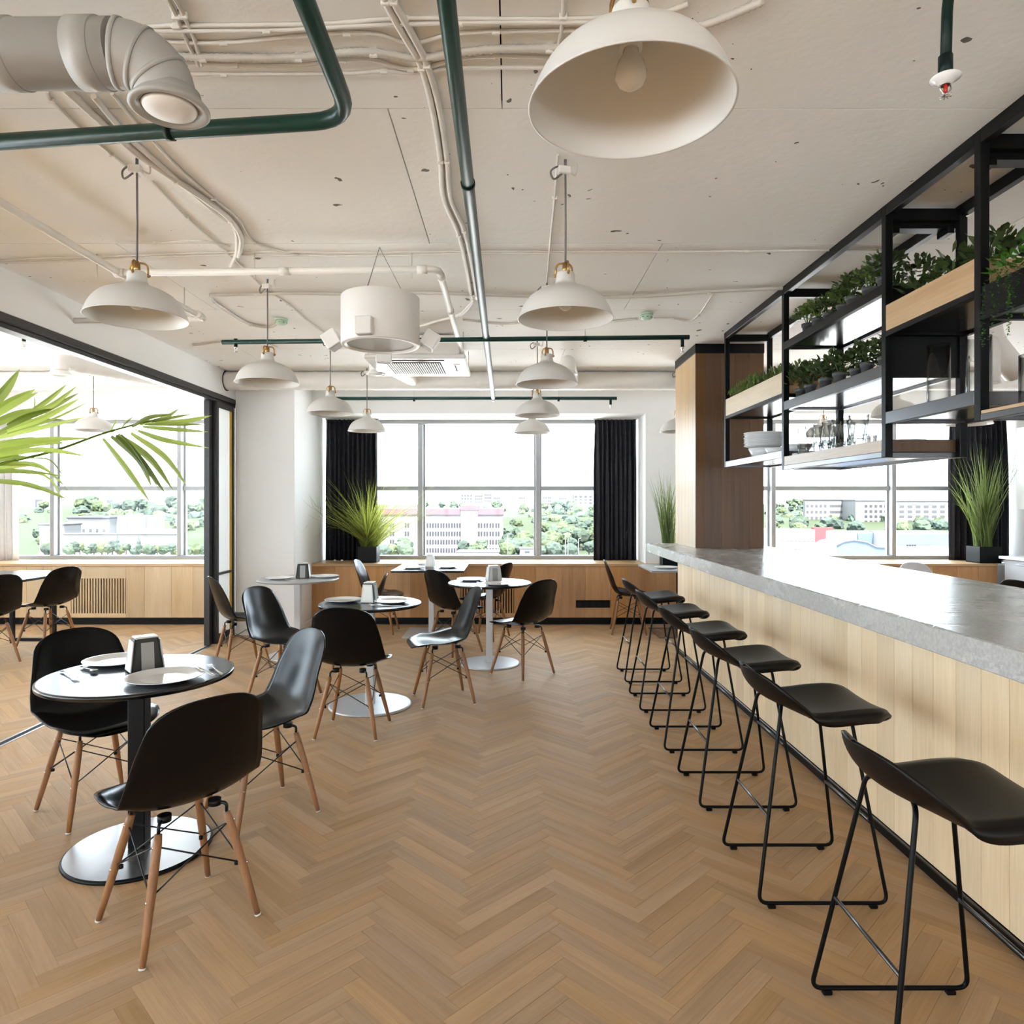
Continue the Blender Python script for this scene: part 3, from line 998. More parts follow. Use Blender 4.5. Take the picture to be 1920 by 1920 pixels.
# two chairs behind the bar, only their backs show above the worktop
cw = dup(CH, (4.35, 7.15, 0), face(.2, -1), 'pale grey shell chair glimpsed over the bar below the kitchen window', 'chairs behind the bar')
M['plastic_w'] = pm('pale_shell_plastic', (.62, .62, .63), .35, var=.03)
for ch in cw.children:
    if ch.name.startswith('seat_shell'):
        ch.data = ch.data.copy(); ch.data.materials[0] = M['plastic_w']
dup(CH, (4.42, 5.75, 0), face(1, .2), 'black shell chair just showing over the bar beside the grey cabinets', 'chairs behind the bar')

# ------------------------------------------------------------------ bar stool


def stool():
    root = thing('bar_stool', 'x', 'stool')
    prof = [(.252, .652), (.267, .668), (.271, .688), (.258, .703), (.215, .711), (.14, .708), (.06, .699), (-.01, .693), (-.06, .694), (-.108, .702), (-.150, .722), (-.182, .752), (-.201, .786), (-.211, .826)]
    P = crom([(0, a, b) for a, b in prof], 4)
    L = [0]
    for a, b in zip(P, P[1:]): L.append(L[-1] + (b - a).length)
    width = [(0, .200), (.1, .212), (.2, .220), (.36, .223), (.5, .219), (.62, .210), (.72, .206), (.85, .204), (1, .20)]
    ss = sorted(set(ENDS + [1 - e for e in ENDS] + [.12 + .76 * k / 30 for k in range(31)]))
    nc = 25
    g, ths = [], []
    for p, s in zip(along(P, ss), ss):
        wd = interp(width, s) * rnd_ends(s, .24, 2.4, .80, 2.5)
        back = sm(.50, .80, s)
        row = []
        for j in range(nc):
            t = -1 + 2 * j / (nc - 1); x = t * wd; a = abs(x) / interp(width, s)
            z = p.z - (1 - back) * (.016 * (1 - a ** 2)) - (1 - back) * .014 * sm(.82, 1, abs(t))
            row.append((x, p.y + back * .085 * a ** 2.0, z))
        g.append(row); ths.append(lerp(.036, .009, sm(.45, .72, s)) * (.22 + .78 * sm(.06, .2, s)))
    MB().sheet(g, ths).build('seat_shell', M['plastic_m'], root)
    m = MB(); m.box(-.09, .09, .0, .15, .642, .660, .004); m.build('seat_underframe', M['steel_b'], root)
    for sx in (-1, 1):
        x0, xt = sx * .212, sx * .12
        pts = [(sx * .06, -.09, .692), (xt, -.115, .688), (x0, -.232, .018), (x0, .232, .018), (xt + sx * .02, .135, .662), (sx * .07, .12, .664)]
        MB().tube(fillet(pts, .035, 6), .0068, 8).build('sled_frame', M['steel_b'], root)
        ft = MB()
        for yy in (-.185, .18): ft.box(x0 - .009, x0 + .009, yy - .014, yy + .014, .0, .0135, .003)
        ft.build('floor_pads', M['black'], root, kind='stuff')
    for yy, z, nm in ((-.181, .31, 0), (.183, .30, 0)):
        xx = .175
        MB().tube([(-xx, yy, z), (xx, yy, z)], .0058, 8).build('foot_rail', M['steel_r'], root)
    return root


ST = stool()
sl = ['black bar stool nearest the camera, cut by the photo edge', 'black bar stool second from the camera along the bar', 'black bar stool third from the camera along the bar',
      'black bar stool fourth from the camera along the bar', 'black bar stool fifth from the camera along the bar', 'black bar stool farthest along the bar, next to the window table']
for i, (x, y) in enumerate([(1.122, 1.84), (1.122, 2.70), (1.124, 3.49), (1.126, 4.25), (1.128, 5.03), (1.152, 5.80)]):
    if i == 0:
        ST.location = (x, y, 0); ST.rotation_euler = (0, 0, face(1, 0)); ST['label'] = sl[0]; ST['group'] = 'bar stools along the counter'
    else: dup(ST, (x, y, 0), face(1, 0), sl[i])

# ------------------------------------------------------------------ tables


def round_table(label, x, y, mt, mp, mb, r=.375, rb=.28, rot=0.0, zt=.74, pw=.034):
    o = thing('round_table', label, 'table', (x, y, 0), rot, 'round tables')
    MB().lathe([(0, zt), (r - .006, zt), (r - .001, zt - .003), (r, zt - .008), (r - .002, zt - .018), (r - .012, zt - .022), (0, zt - .022)], 72).build('tabletop', mt, o)
    m = MB(); m.box(-.14, .14, -.14, .14, zt - .03, zt - .022, .002); m.build('mount_plate', M['black'], o)
    MB().box(-pw, pw, -pw, pw, .014, zt - .03, .004).build('post', mp, o)
    MB().lathe([(0, .016), (rb - .010, .014)], 72).build('base_plate', mb, o)
    MB().lathe([(rb - .010, .014), (rb - .003, .011), (rb, .005), (rb - .002, .0), (0, .0)], 72).build('base_rim', M['black'] if mb is M['base_b'] else mb, o)
    return o


round_table('black round table with black post nearest the camera', -1.56, 2.915, M['top_b'], M['black'], M['base_b'], .372, .285, .1)
round_table('round black-topped table on a silver base behind the nearest table', -1.01, 5.0, M['top_b'], M['silver'], M['base_s'], .365, .295, 0, pw=.03)
round_table('round table on a silver post in the middle of the floor near the window', -.19, 6.3, M['top_b'], M['silver'], M['base_s'], .38, .275, 0, pw=.03)
M['top_g'] = pm('grey_laminate', (.40, .40, .405), .24, var=.06, spec=.6)  # grey puts the white wall's reflection into a dark top's colour
round_table('grey round table standing against the white pier', -2.03, 6.63, M['top_g'], M['silver'], M['base_s'], .38, .28, 0, pw=.03)


def square_table(label, x, y, mt, mp, mb):
    o = thing('square_table', label, 'table', (x, y, 0), 0, 'square tables at the window bench')
    MB().box(-.39, .39, -.4, .4, .718, .74, .003).build('tabletop', mt, o)
    MB().box(-.12, .12, -.12, .12, .70, .718, .002).build('mount_plate', M['black'], o)
    MB().box(-.03, .03, -.03, .03, .012, .70, .004).build('post', mp, o)
    MB().box(-.29, .29, -.3, .3, .0, .012, .003).build('base_plate', mb, o)
    return o


square_table('square table with napkin holder set against the middle window bench', -.885, 7.78, M['top_b'], M['silver'], M['base_s'])
square_table('dark square table half hidden by the end of the bar', 1.895, 7.78, M['top_g'], M['black'], M['base_b'])
o = thing('dining_table', 'long dark dining table in the glazed-off room', 'table', (-5.0, 6.4, 0))
MB().box(-.42, .42, -1.02, 1.0, .715, .74, .003).build('tabletop', M['top_b'], o)
for yy in (-.8, .95):
    m = MB(); m.box(-.30, -.26, yy - .02, yy + .02, .0, .715, .003); m.box(.14, .18, yy - .02, yy + .02, 0, .715, .003)
    m.box(-.26, .14, yy - .018, yy + .018, .0, .03, .002); m.box(-.26, .14, yy - .018, yy + .018, .685, .715, .002)
    m.build('leg_frame', M['black'], o)

# ------------------------------------------------------------------ tableware


def plate_mesh(r=.137):
    prof = [(0, .006), (r * .58, .006), (r * .64, .009), (r * .97, .0175), (r, .0185), (r * .99, .0155), (r * .66, .004), (r * .56, .0), (0, .0)]
    return MB().lathe(prof, 40).mesh('plate', M['china'])


PM = plate_mesh()
TZ = .7405


def plate(x, y, label, z=TZ, s=1.0, group='plates laid on the tables'):
    o = link('plate', PM, None, (x, y, z)); o.scale = (s, s, s)
    return tag(o, label, 'plate', group)


def fork_mesh():
    m = MB()
    def strip(pts, w, th=.0018):
        g = []
        for (y, z), ww in zip(pts, w): g.append([(-ww, y, z), (0, y, z - .0006), (ww, y, z)])
        m.sheet(g, th)
    strip([(-.1, .003), (-.06, .004), (0, .005), (.04, .007), (.055, .006)], [.0065, .005, .0028, .0028, .009])
    strip([(.055, .006), (.07, .004), (.075, .004)], [.009, .011, .011])
    for k in (-1.5, -.5, .5, 1.5):
        x = k * .0058
        g = [[(x - .0017, y, z), (x + .0017, y, z)] for y, z in ((.073, .004), (.085, .0045), (.1, .007))]
        m.sheet(g, .0016)
    return m.mesh('fork', M['chrome'])


def spoon_mesh():
    m = MB()
    g = [[(-w, y, z + .004 * 0), (0, y, z - d), (w, y, z)] for (y, z, w, d) in
         ((-.1, .004, .0065, 0), (-.05, .005, .005, 0), (.01, .006, .003, 0), (.04, .008, .003, 0), (.055, .008, .011, .003), (.075, .008, .018, .006), (.09, .009, .015, .005), (.1, .01, .005, .001))]
    m.sheet(g, .0018)
    return m.mesh('spoon', M['chrome'])


def knife_mesh():
    m = MB()
    g = [[(-w, y, .003), (w * .8, y, .003)] for (y, w) in ((-.11, .006), (-.02, .0062), (0, .005), (.01, .009), (.08, .009), (.105, .006), (.112, .001))]
    m.sheet(g, .0025)
    return m.mesh('knife', M['chrome'])


CUT = {'fork': fork_mesh(), 'spoon': spoon_mesh(), 'knife': knife_mesh()}


def cutlery(kind, x, y, a, label, z=TZ + .0015):
    o = link(kind, CUT[kind], None, (x, y, z)); o.rotation_euler = (0, 0, a)
    return tag(o, label, kind, 'cutlery on the tables')


def napkin_holder(x, y, a, label, z=TZ, w=.062, d=.048, h=.142, dark=True):
    o = thing('napkin_holder', label, 'napkin holder', (x, y, z), a, 'napkin holders')
    # tapered body: sides (x) dark with a pale stripe, faces (y) cream with napkins
    bm = bmesh.new()
    def ring(s, t, zz): return [bm.verts.new((sx * s, sy * t, zz)) for sx, sy in ((-1, -1), (1, -1), (1, 1), (-1, 1))]
    R = [ring(w, d, .0), ring(w, d, .012), ring(w * .78, d * .74, h - .016), ring(w * .74, d * .70, h - .004), ring(w * .62, d * .55, h)]
    for A, B in zip(R, R[1:]):
        for k in range(4): bm.faces.new((A[k], A[(k + 1) % 4], B[(k + 1) % 4], B[k]))
    bm.faces.new(list(reversed(R[0]))); bm.faces.new(R[-1])
    bm.normal_update()
    ed = [e for e in bm.edges if abs(e.verts[0].co.z - e.verts[1].co.z) > .01]
    bmesh.ops.bevel(bm, geom=ed, offset=.008, segments=3, affect='EDGES')
    me_ = bpy.data.meshes.new('body'); bm.to_mesh(me_); bm.free(); me_.materials.append(M['hold_b'] if dark else M['silver'])
    link('body', me_, o)
    for sy in (-1, 1):
        g = [[(x_ * w * .40, sy * (lerp(d, d * .735, t) + .0015), lerp(.006, h - .02, t)) for x_ in (-1, 1)] for t in (0, .5, 1)]
        if sy > 0: g = [list(reversed(r)) for r in g]
        MB().sheet(g, .003, False).build('side_stripe', M['hold_g'], o)
    for sx in (-1, 1):
        def pt(t, yy, out): return (sx * (lerp(w, w * .775, t) + out), yy * lerp(d, d * .74, t), lerp(.004, h - .012, t))
        fr = MB()
        for (y0, y1, t0, t1) in ((-.97, -.78, 0, 1), (.78, .97, 0, 1), (-.80, .80, 0, .1), (-.80, .80, .9, 1)):
            g = [[pt(t, yy, .002) for yy in (y0, y1)] for t in (t0, t1)]
            if sx < 0: g = [list(reversed(r)) for r in g]
            fr.sheet(g, .004, False)
        fr.build('face_frame', M['hold_w'], o)
        g = [[pt(t, yy, .001 + .002 * math.sin(9 * t + yy)) for yy in (-.78, -.2, .3, .78)] for t in (.1, .35, .6, .9)]
        if sx < 0: g = [list(reversed(r)) for r in g]
        MB().sheet(g, .004, False).build('napkin_stack', M['napkin'], o)
    MB().box(-w * .72, w * .72, -d * .68, d * .68, h - .005, h + .004, .003).build('cap', M['hold_w'], o)
    return o


napkin_holder(-1.565, 2.97, .72, 'cream and charcoal napkin holder on the nearest table')
napkin_holder(-1.02, 5.03, 1.45, 'napkin holder facing us on the second table, dark sides and cream frame')
napkin_holder(-.155, 6.38, .35, 'silvery napkin holder on the third round table', dark=False)
napkin_holder(-1.99, 6.66, .15, 'napkin holder with charcoal sides on the grey table by the pier')
napkin_holder(-.90, 7.80, 1.5, 'napkin holder on the square window table', dark=False)
plate(-1.395, 2.80, 'large white plate in front of the napkin holder on the nearest table', s=1.08)
plate(-1.76, 3.10, 'white plate behind the napkin holder on the nearest table')
cutlery('fork', -1.82, 2.86, face(.75, -.66), 'steel fork lying on the glare at the left of the nearest table')
o = cutlery('spoon', -1.80, 2.955, face(.8, -.6), 'steel spoon beside the fork on the nearest table'); o.scale = (.85, .75, 1)
cutlery('knife', -1.262, 2.86, face(-.69, .73), 'steel knife under a fork on the right of the nearest table', TZ + .0175)
cutlery('fork', -1.255, 2.95, face(-.60, .80), 'steel fork beside a knife on the right of the nearest table', TZ + .0015)
plate(-1.215, 5.05, 'white plate at the left of the second table'); plate(-.845, 5.0, 'white plate with cutlery at the right of the second table')
cutlery('fork', -.90, 4.83, 1.2, 'fork in front of the right plate on the second table'); cutlery('knife', -.86, 4.80, 1.5, 'knife in front of the right plate on the second table')
plate(-.36, 6.45, 'white plate at the far side of the third round table'); plate(-.10, 6.09, 'white plate in front of the silvery napkin holder')
cutlery('fork', -.22, 6.17, .9, 'fork beside the near plate on the third round table')
plate(-2.18, 6.56, 'white plate at the left of the grey table'); plate(-1.80, 6.72, 'white plate at the right of the grey table')
cutlery('fork', -2.06, 6.42, 1.0, 'fork between plate and napkin holder on the grey table')
plate(-1.08, 7.66, 'white plate at the left of the square window table'); plate(-.70, 7.74, 'white plate at the right of the square window table')
cutlery('fork', -1.03, 7.52, 1.4, 'fork laid before the left plate on the square window table')
plate(1.72, 7.66, 'white plate on the dark square table under the end of the bar')
# ------------------------------------------------------------------ hanging shelf over the bar
SX0, SX1 = 1.775, 2.165                         # front and back faces
YA, YB, YC, YD, YE = 5.74, 4.52, 3.30, 2.637, 1.40
so = thing('hanging_shelf', 'black steel shelf rack hung from the ceiling over the bar', 'shelf', (0, 0, 0))
PT = .036                                       # profile width


def bar(name, x0, x1, y0, y1, z0, z1, m='steel_b', bev=.002):
    return MB().box(x0, x1, y0, y1, z0, z1, bev).build(name, M[m], so)


for yy, zb in ((YA, 1.752), (YB, 1.672), (YC, 1.672), (YD, 1.765), (YE, 1.765)):
    for nm, x0 in (('front_post', SX0), ('back_post', SX1 - PT)):
        bar(nm, x0, x0 + PT, yy - PT / 2, yy + PT / 2, zb, CEIL - .002)
    bar('cross_rail', SX0 + PT, SX1 - PT, yy - PT / 2, yy + PT / 2, CEIL - .075, CEIL - .02)
for x0 in (SX0, SX1 - PT):
    for a, b in ((YE, YD), (YD, YC), (YC, YB), (YB, YA)):
        bar('top_rail', x0, x0 + PT, a + PT / 2, b - PT / 2, CEIL - .055, CEIL - .002)
# thick hanger beams above the rack at two posts
for yy in (YD, YC):
    bar('hanger_beam', SX0 + .05, SX1 + .0, yy + .02, yy + .09, CEIL - .10, CEIL - .03)
    for xx in (SX0 + .07, SX1 - .06): bar('hanger_clamp', xx - .015, xx + .015, yy + .01, yy + .10, CEIL - .125, CEIL - .095)


def tier(y0, y1, z0, z1, sheet=True, m='steel_b', sheet_m='sheet'):
    a, b = y0 + PT / 2, y1 - PT / 2
    bar('front_rail', SX0, SX0 + .03, a, b, z0, z1, m)
    bar('back_rail', SX1 - .03, SX1, a, b, z0, z1, m)
    for yy in (a, b - .03): bar('side_rail', SX0 + .03, SX1 - .03, yy, yy + .03, z0, z1 - .003, m)
    if sheet: bar('shelf_sheet', SX0 + .03, SX1 - .03, a + .03, b - .03, z0 + .012, z0 + .02, sheet_m, .0)


# bay A
tier(YB, YA, 1.752, 1.80, True, 'steel_r'); tier(YB, YA, 2.150, 2.175, True, 'steel_b')
# bay B
tier(YC, YB, 1.672, 1.70, True, 'steel_r'); tier(YC, YB, 2.058, 2.115, True, 'steel_r'); tier(YC, YB, 2.452, 2.500, True)
# bay C, D
tier(YD, YC, 1.828, 1.885, True, 'steel_r'); tier(YD, YC, 2.242, 2.268, True)
tier(YE, YD, 1.765, 1.79, True, 'steel_r'); tier(YE, YD, 2.142, 2.175, True)
M['oak_h'] = wood('grey_oak_board', (.46, .36, .26), (.36, .27, .185), .4, axis=1, rand=.05)


def board(name, y0, y1, z0, z1, m, x0=SX0 + .004, x1=SX0 + .022): return MB().box(x0, x1, y0, y1, z0, z1, .0015).build(name, M[m], so)


for x0 in (SX0 + .002, SX1 - .02):
    board('planter_board', YB + .018, YA - .018, 2.175, 2.312, 'oak_yp', x0, x0 + .018)
    board('planter_board', YD + .018, YC - .018, 2.268, 2.39, 'oak_y', x0, x0 + .018)
    board('edge_board', YC + .018, YB - .018, 1.70, 1.758, 'oak_h', x0, x0 + .018)
    board('edge_board', YE + .018, YD - .018, 1.79, 1.803, 'oak_y', x0, x0 + .018)
for yy in (YA - .036, YB + .018): MB().box(SX0 + .02, SX1 - .02, yy, yy + .018, 2.175, 2.312, .001).build('planter_end', M['oak_x'], so)
for yy in (YC - .036, YD + .018): MB().box(SX0 + .02, SX1 - .02, yy, yy + .018, 2.268, 2.39, .001).build('planter_end', M['oak_x'], so)
for yy in (YC + .018, YB - .036): MB().box(SX0 + .02, SX1 - .02, yy, yy + .018, 1.70, 1.758, .001).build('edge_board', M['oak_d'], so)
MB().box(SX0 + .02, SX1 - .02, YB + .05, YA - .05, 2.17, 2.285).build('planter_soil', M['soil'], so)
MB().box(SX0 + .02, SX1 - .02, YD + .05, YC - .05, 2.262, 2.365).build('planter_soil', M['soil'], so)
bar('tray_front', SX0 + .004, SX0 + .01, YE + .02, YD - .02, 2.175, 2.27, 'steel_b', .0)
bar('tray_back', SX1 - .01, SX1 - .004, YE + .02, YD - .02, 2.175, 2.27, 'steel_b', .0)
bar('end_panel', SX0 + .036, SX1 - .036, YC - .004, YC + .004, 2.05, 2.452, 'black', .0)


# foliage clumps -------------------------------------------------------------


def leafy(n, rx, rz, ll, lw, seed, up=.3, stems=6, zc=.0):
    rnd = random.Random(seed); m = MB()
    for k in range(n):
        th = rnd.uniform(0, 2 * PI); ph = math.acos(rnd.uniform(-.35, 1))
        r = rnd.uniform(.45, 1)
        p = Vector((math.cos(th) * math.sin(ph) * rx * r, math.sin(th) * math.sin(ph) * rx * r, zc + math.cos(ph) * rz * r))
        d = (Vector((p.x, p.y, (p.z - zc) * .6 + up * rx)) + Vector((rnd.uniform(-1, 1), rnd.uniform(-1, 1), rnd.uniform(-.6, .9))) * rx * .7).normalized()
        s = d.cross(Vector((rnd.uniform(-.4, .4), rnd.uniform(-.4, .4), 1)))
        s = s.normalized() if s.length > .01 else Vector((1, 0, 0))
        n_ = s.cross(d)
        l = ll * rnd.uniform(.7, 1.2); w_ = lw * rnd.uniform(.8, 1.15)
        vs = [p, p + d * l * .35 + s * w_ - n_ * .1 * l, p + d * l * .7 + s * w_ * .85 - n_ * .06 * l, p + d * l - n_ * .12 * l, p + d * l * .7 - s * w_ * .85 - n_ * .06 * l, p + d * l * .35 - s * w_ - n_ * .1 * l, p + d * l * .5]
        m.add(vs, [(0, 1, 6), (1, 2, 6), (2, 3, 6), (3, 4, 6), (4, 5, 6), (5, 0, 6)], False)
    st = MB()
    for k in range(stems):
        a = rnd.uniform(0, 2 * PI)
        st.tube([(0, 0, zc - rz * .9), (math.cos(a) * rx * .3, math.sin(a) * rx * .3, zc), (math.cos(a) * rx * .6, math.sin(a) * rx * .6, zc + rz * .6)], [.003, .002, .0012], 4)
    return m, st


def pot_plant(label, seed, leaf='leaf_dark', ll=.036, lw=.011, n=110):
    o = thing('potted_plant', label, 'plant', (0, 0, 0), 0, 'small potted plants on the hanging shelf')
    MB().lathe([(0, 0), (.024, 0), (.030, .052), (.034, .052), (.0355, .07), (.032, .07), (.030, .062), (0, .062)], 20).build('pot', M['pot_g'], o)
    m, st = leafy(n, .080, .068, ll, lw, seed, zc=.115)
    m.build('foliage', M[leaf], o, kind='stuff')
    st.build('stems', M[leaf], o, kind='stuff')
    return o


protos = [pot_plant('x', 1), pot_plant('x', 2, 'leaf_mid', .026, .010, 150), pot_plant('x', 3, 'leaf_dark', .045, .010, 90)]
used = [False] * 3
rnd = random.Random(5)


def put_pot(i, x, y, z, lab):
    if not used[i]: o = protos[i]; used[i] = True; o.location = (x, y, z); o['label'] = lab
    else: o = dup(protos[i], (x, y, z), rnd.uniform(0, 6), lab)
    k = rnd.uniform(.9, 1.12); o.scale = (k, k, k)
    o.rotation_euler[2] = rnd.uniform(0, 6)


om = ['first', 'second', 'third', 'fourth', 'fifth', 'sixth', 'seventh', 'eighth']
mid_y = [4.45, 4.30, 4.10, 3.92, 3.74, 3.62, 3.45]
for k, yy in enumerate(mid_y):
    put_pot((0, 2, 0, 2, 0, 2, 2)[k], 1.862, yy, 2.115, 'dark leafy pot plant, %s from far end of middle tier' % om[k])
for k, yy in enumerate([4.34, 4.2, 4.06, 3.89, 3.77, 3.60, 3.45]):
    put_pot((1, 1, 0, 1, 0, 1, 0)[k], 1.862, yy, 2.50, 'small leafy pot plant, %s from far end of top tier' % om[k])
for k, yy in enumerate([4.38, 4.1, 3.82, 3.5]):
    put_pot((0, 2, 0, 2)[k], 2.06, yy, 2.115, 'dark pot plant, back row of middle tier, %s from far end' % om[k])
for k, yy in enumerate([4.3, 4.05, 3.8, 3.52]):
    put_pot((0, 1, 0, 0)[k], 2.06, yy, 2.50, 'dark pot plant, back row of top tier, %s from far end' % om[k])
# box hedge in the far planter and rubbery plants in the near planter
m = MB()
for k in range(22):
    a, b_ = leafy(60, .085, .055, .024, .0095, 40 + k, zc=0)
    ox, oy = rnd.uniform(1.83, 2.10), YB + .10 + (YA - YB - .2) * (k + .5) / 22
    m.add([Vector(v) + Vector((ox, oy, 2.335 + rnd.uniform(-.01, .035))) for v in a.v], a.f)
hp = m.build('box_plants', M['leaf_mid'], None, kind='stuff')
hp['label'] = 'low box foliage filling the far wooden planter of the hanging shelf'; hp['category'] = 'plant'
for k in range(5):
    o = thing('leafy_plant', 'rubbery plant in near wooden planter, %s from its far end' % om[k], 'plant', (1.90 + .05 * (k % 2), YC - .13 - k * .115, 2.372), rnd.uniform(0, 6), 'plants in the near planter')
    a, b_ = leafy(46, .095, .095, .062, .017, 80 + k, zc=.055, stems=5)
    a.build('foliage', M['leaf_dark'], o, kind='stuff'); b_.build('stems', M['leaf_dark'], o, kind='stuff')
# trailing plants in the nearest bay
for k, (yy, ln) in enumerate(((2.52, .28), (2.38, .22), (2.22, .3), (2.04, .2), (1.84, .25))):
    o = thing('trailing_plant', 'trailing green plant over the nearest tray, %s from far end' % om[k], 'plant', (1.865, yy, 2.164), 0, 'trailing plants on the hanging shelf')
    MB().lathe([(0, 0), (.035, 0), (.045, .09), (.05, .09), (.05, .105), (.044, .105), (.042, .09), (0, .09)], 18).build('pot', M['pot_g'], o)
    rr = random.Random(90 + k)
    a, b_ = leafy(120, .11, .09, .03, .0075, 60 + k, zc=.16, stems=4)
    for s_ in range(10):
        x0 = rr.uniform(-.10, -.06) ; y0 = rr.uniform(-.08, .08); L_ = ln * rr.uniform(.5, 1.1)
        n_ = int(L_ / .0075)
        for q in range(n_):
            t = q / n_
            p = Vector((lerp(-.02, x0 - .015, min(1, t * 4)), y0 + .01 * math.sin(5 * t + s_), .135 + .02 * math.sin(PI * min(1, t * 4)) - L_ * max(0, t - .12)))
            d = Vector((rr.uniform(-1, 1), rr.uniform(-1, 1), rr.uniform(-.6, .4))).normalized() * .013
            w_ = d.cross(Vector((0, 0, 1))).normalized() * .0036
            a.add([p, p + d * .5 + w_, p + d, p + d * .5 - w_], [(0, 1, 2, 3)])
    a.build('foliage', M['leaf_hang'], o, kind='stuff'); b_.build('stems', M['leaf_hang'], o, kind='stuff')

# crockery and glass on the shelf --------------------------------------------
SPM = plate_mesh(.135)
for k in range(9):
    o = link('plate', SPM, None, (1.935 + .003 * math.sin(k * 2.3), 5.28 + .004 * math.cos(k * 1.7), 1.8725 + k * .0125)); o.scale = (1.12, 1.12, 1)
    tag(o, 'white plate, %s from the bottom of the stack on the hanging shelf' % (om + ['ninth'])[k], 'plate', 'stack of plates on the hanging shelf')


def bowl(x, y, z, r, h, label):
    o = MB().lathe([(0, .0), (r * .45, 0), (r * .5, .004), (r * .8, h * .5), (r, h), (r * .97, h), (r * .76, h * .5), (r * .45, .01), (0, .008)], 32).build('bowl', M['china'], None, (x, y, z))
    return tag(o, label, 'bowl', 'bowls on the hanging shelf')


bowl(1.935, 5.28, 1.773, .12, .1, 'white bowl carrying the stack of plates on the hanging shelf')
bowl(1.90, 4.93, 1.773, .09, .075, 'white bowl beside the plate stack near the shelf post'); bowl(1.95, 4.72, 1.773, .10, .08, 'white bowl next to the post in the far bay of the hanging shelf')


def tumbler_mesh():
    n = 24; bm = []
    def ring(r, z, fl=0): return [((r + (fl * (1 if k % 2 else -1))) * math.cos(2 * PI * k / n) for k in range(n)), z]
    m = MB()
    prof = [(0, 0), (.024, 0), (.0275, .006), (.031, .05), (.034, .062), (.0365, .09), (.0345, .0895), (.032, .06), (.029, .045), (.0255, .012), (0, .011)]
    m.lathe(prof, n)
    return m.mesh('tumbler', M['glass'])


TM = tumbler_mesh()
for k, yy in enumerate([4.34, 4.225, 4.11, 3.995, 3.88, 3.68]):
    for lv in (0, 1):
        o = link('tumbler', TM, None, (1.85, yy, 1.6922 + lv * .105)); o.rotation_euler = (0, 0, k * .7 + lv); o.scale = (1.4, 1.4, 1.4)
        tag(o, 'clear tumbler, %s of the front row from the far end, in the %s layer' % (om[k], ('lower', 'upper')[lv]), 'glass', 'stacked tumblers on the hanging shelf')
for k, yy in enumerate([4.29, 4.17, 4.05, 3.93]):
    for lv in (0, 1):
        o = link('tumbler', TM, None, (1.962, yy, 1.6922 + lv * .105)); o.rotation_euler = (0, 0, k * .4 + lv); o.scale = (1.4, 1.4, 1.4)
        tag(o, 'clear tumbler of the back row, %s from the far end, %s layer' % (om[k], ('lower', 'upper')[lv]), 'glass', 'back row of tumblers')
o = thing('menu_card', 'small pale card standing on the shelf beside the tumblers', 'card', (1.85, 4.445, 1.6922), .5)
MB().box(-.008, .008, -.05, .05, 0, .085, .003).build('card_face', M['hold_w'], o)
MB().box(.010, .030, -.045, .045, 0, .06, .002).build('holder', M['dark'], o)
bowl(1.97, 3.47, 1.6922, .10, .075, 'white bowl at the near end of the tumbler shelf')
for k, yy in enumerate((3.56, 3.50)):
    o = thing('sauce_bottle', 'small pale bottle at the near end of the tumbler shelf, %s of two' % ('farther', 'nearer')[k], 'bottle', (1.84, yy, 1.6922), 0, 'sauce bottles')
    MB().lathe([(0, 0), (.017, 0), (.018, .005), (.018, .06), (.012, .075), (.009, .08), (.009, .092), (0, .092)], 16).build('body', M['hold_w'], o)
    MB().lathe([(0, .0921), (.01, .0921), (.01, .105), (0, .105)], 12).build('cap', M['silver'], o)


def vase(x, y, z, r, h, label):
    o = MB().lathe([(0, 0), (r - .003, 0), (r, .004), (r, h), (r - .0035, h), (r - .0035, .02), (r - .008, .014), (0, .013)], 40).build('glass_vase', M['glass'], None, (x, y, z))
    return tag(o, label, 'vase', 'glass vases on the hanging shelf')


vase(1.865, 3.02, 1.8525, .046, .29, 'tall clear cylinder vase, farther of the two on the hanging shelf')
vase(1.885, 2.79, 1.8525, .046, .27, 'tall clear cylinder vase right beside the shelf post')
vase(1.90, 2.49, 1.7875, .062, .20, 'wide clear glass vase in the nearest bay of the hanging shelf')
# stainless hanging wire scrap on top of the rack
mm = MB(); mm.tube(crom([(SX1 - .03, YC + .05, CEIL - .02), (SX1 - .05, YC + .02, CEIL - .07), (SX1 + .03, YC - .03, CEIL - .04), (SX1 + .02, YC + .06, CEIL - .012)], 6), .004, 6)
tag(mm.build('cable_loop', M['cable'], None), 'loop of spare cable tied above the hanging shelf at a back post', 'cable')

# ------------------------------------------------------------------ pendant lamps


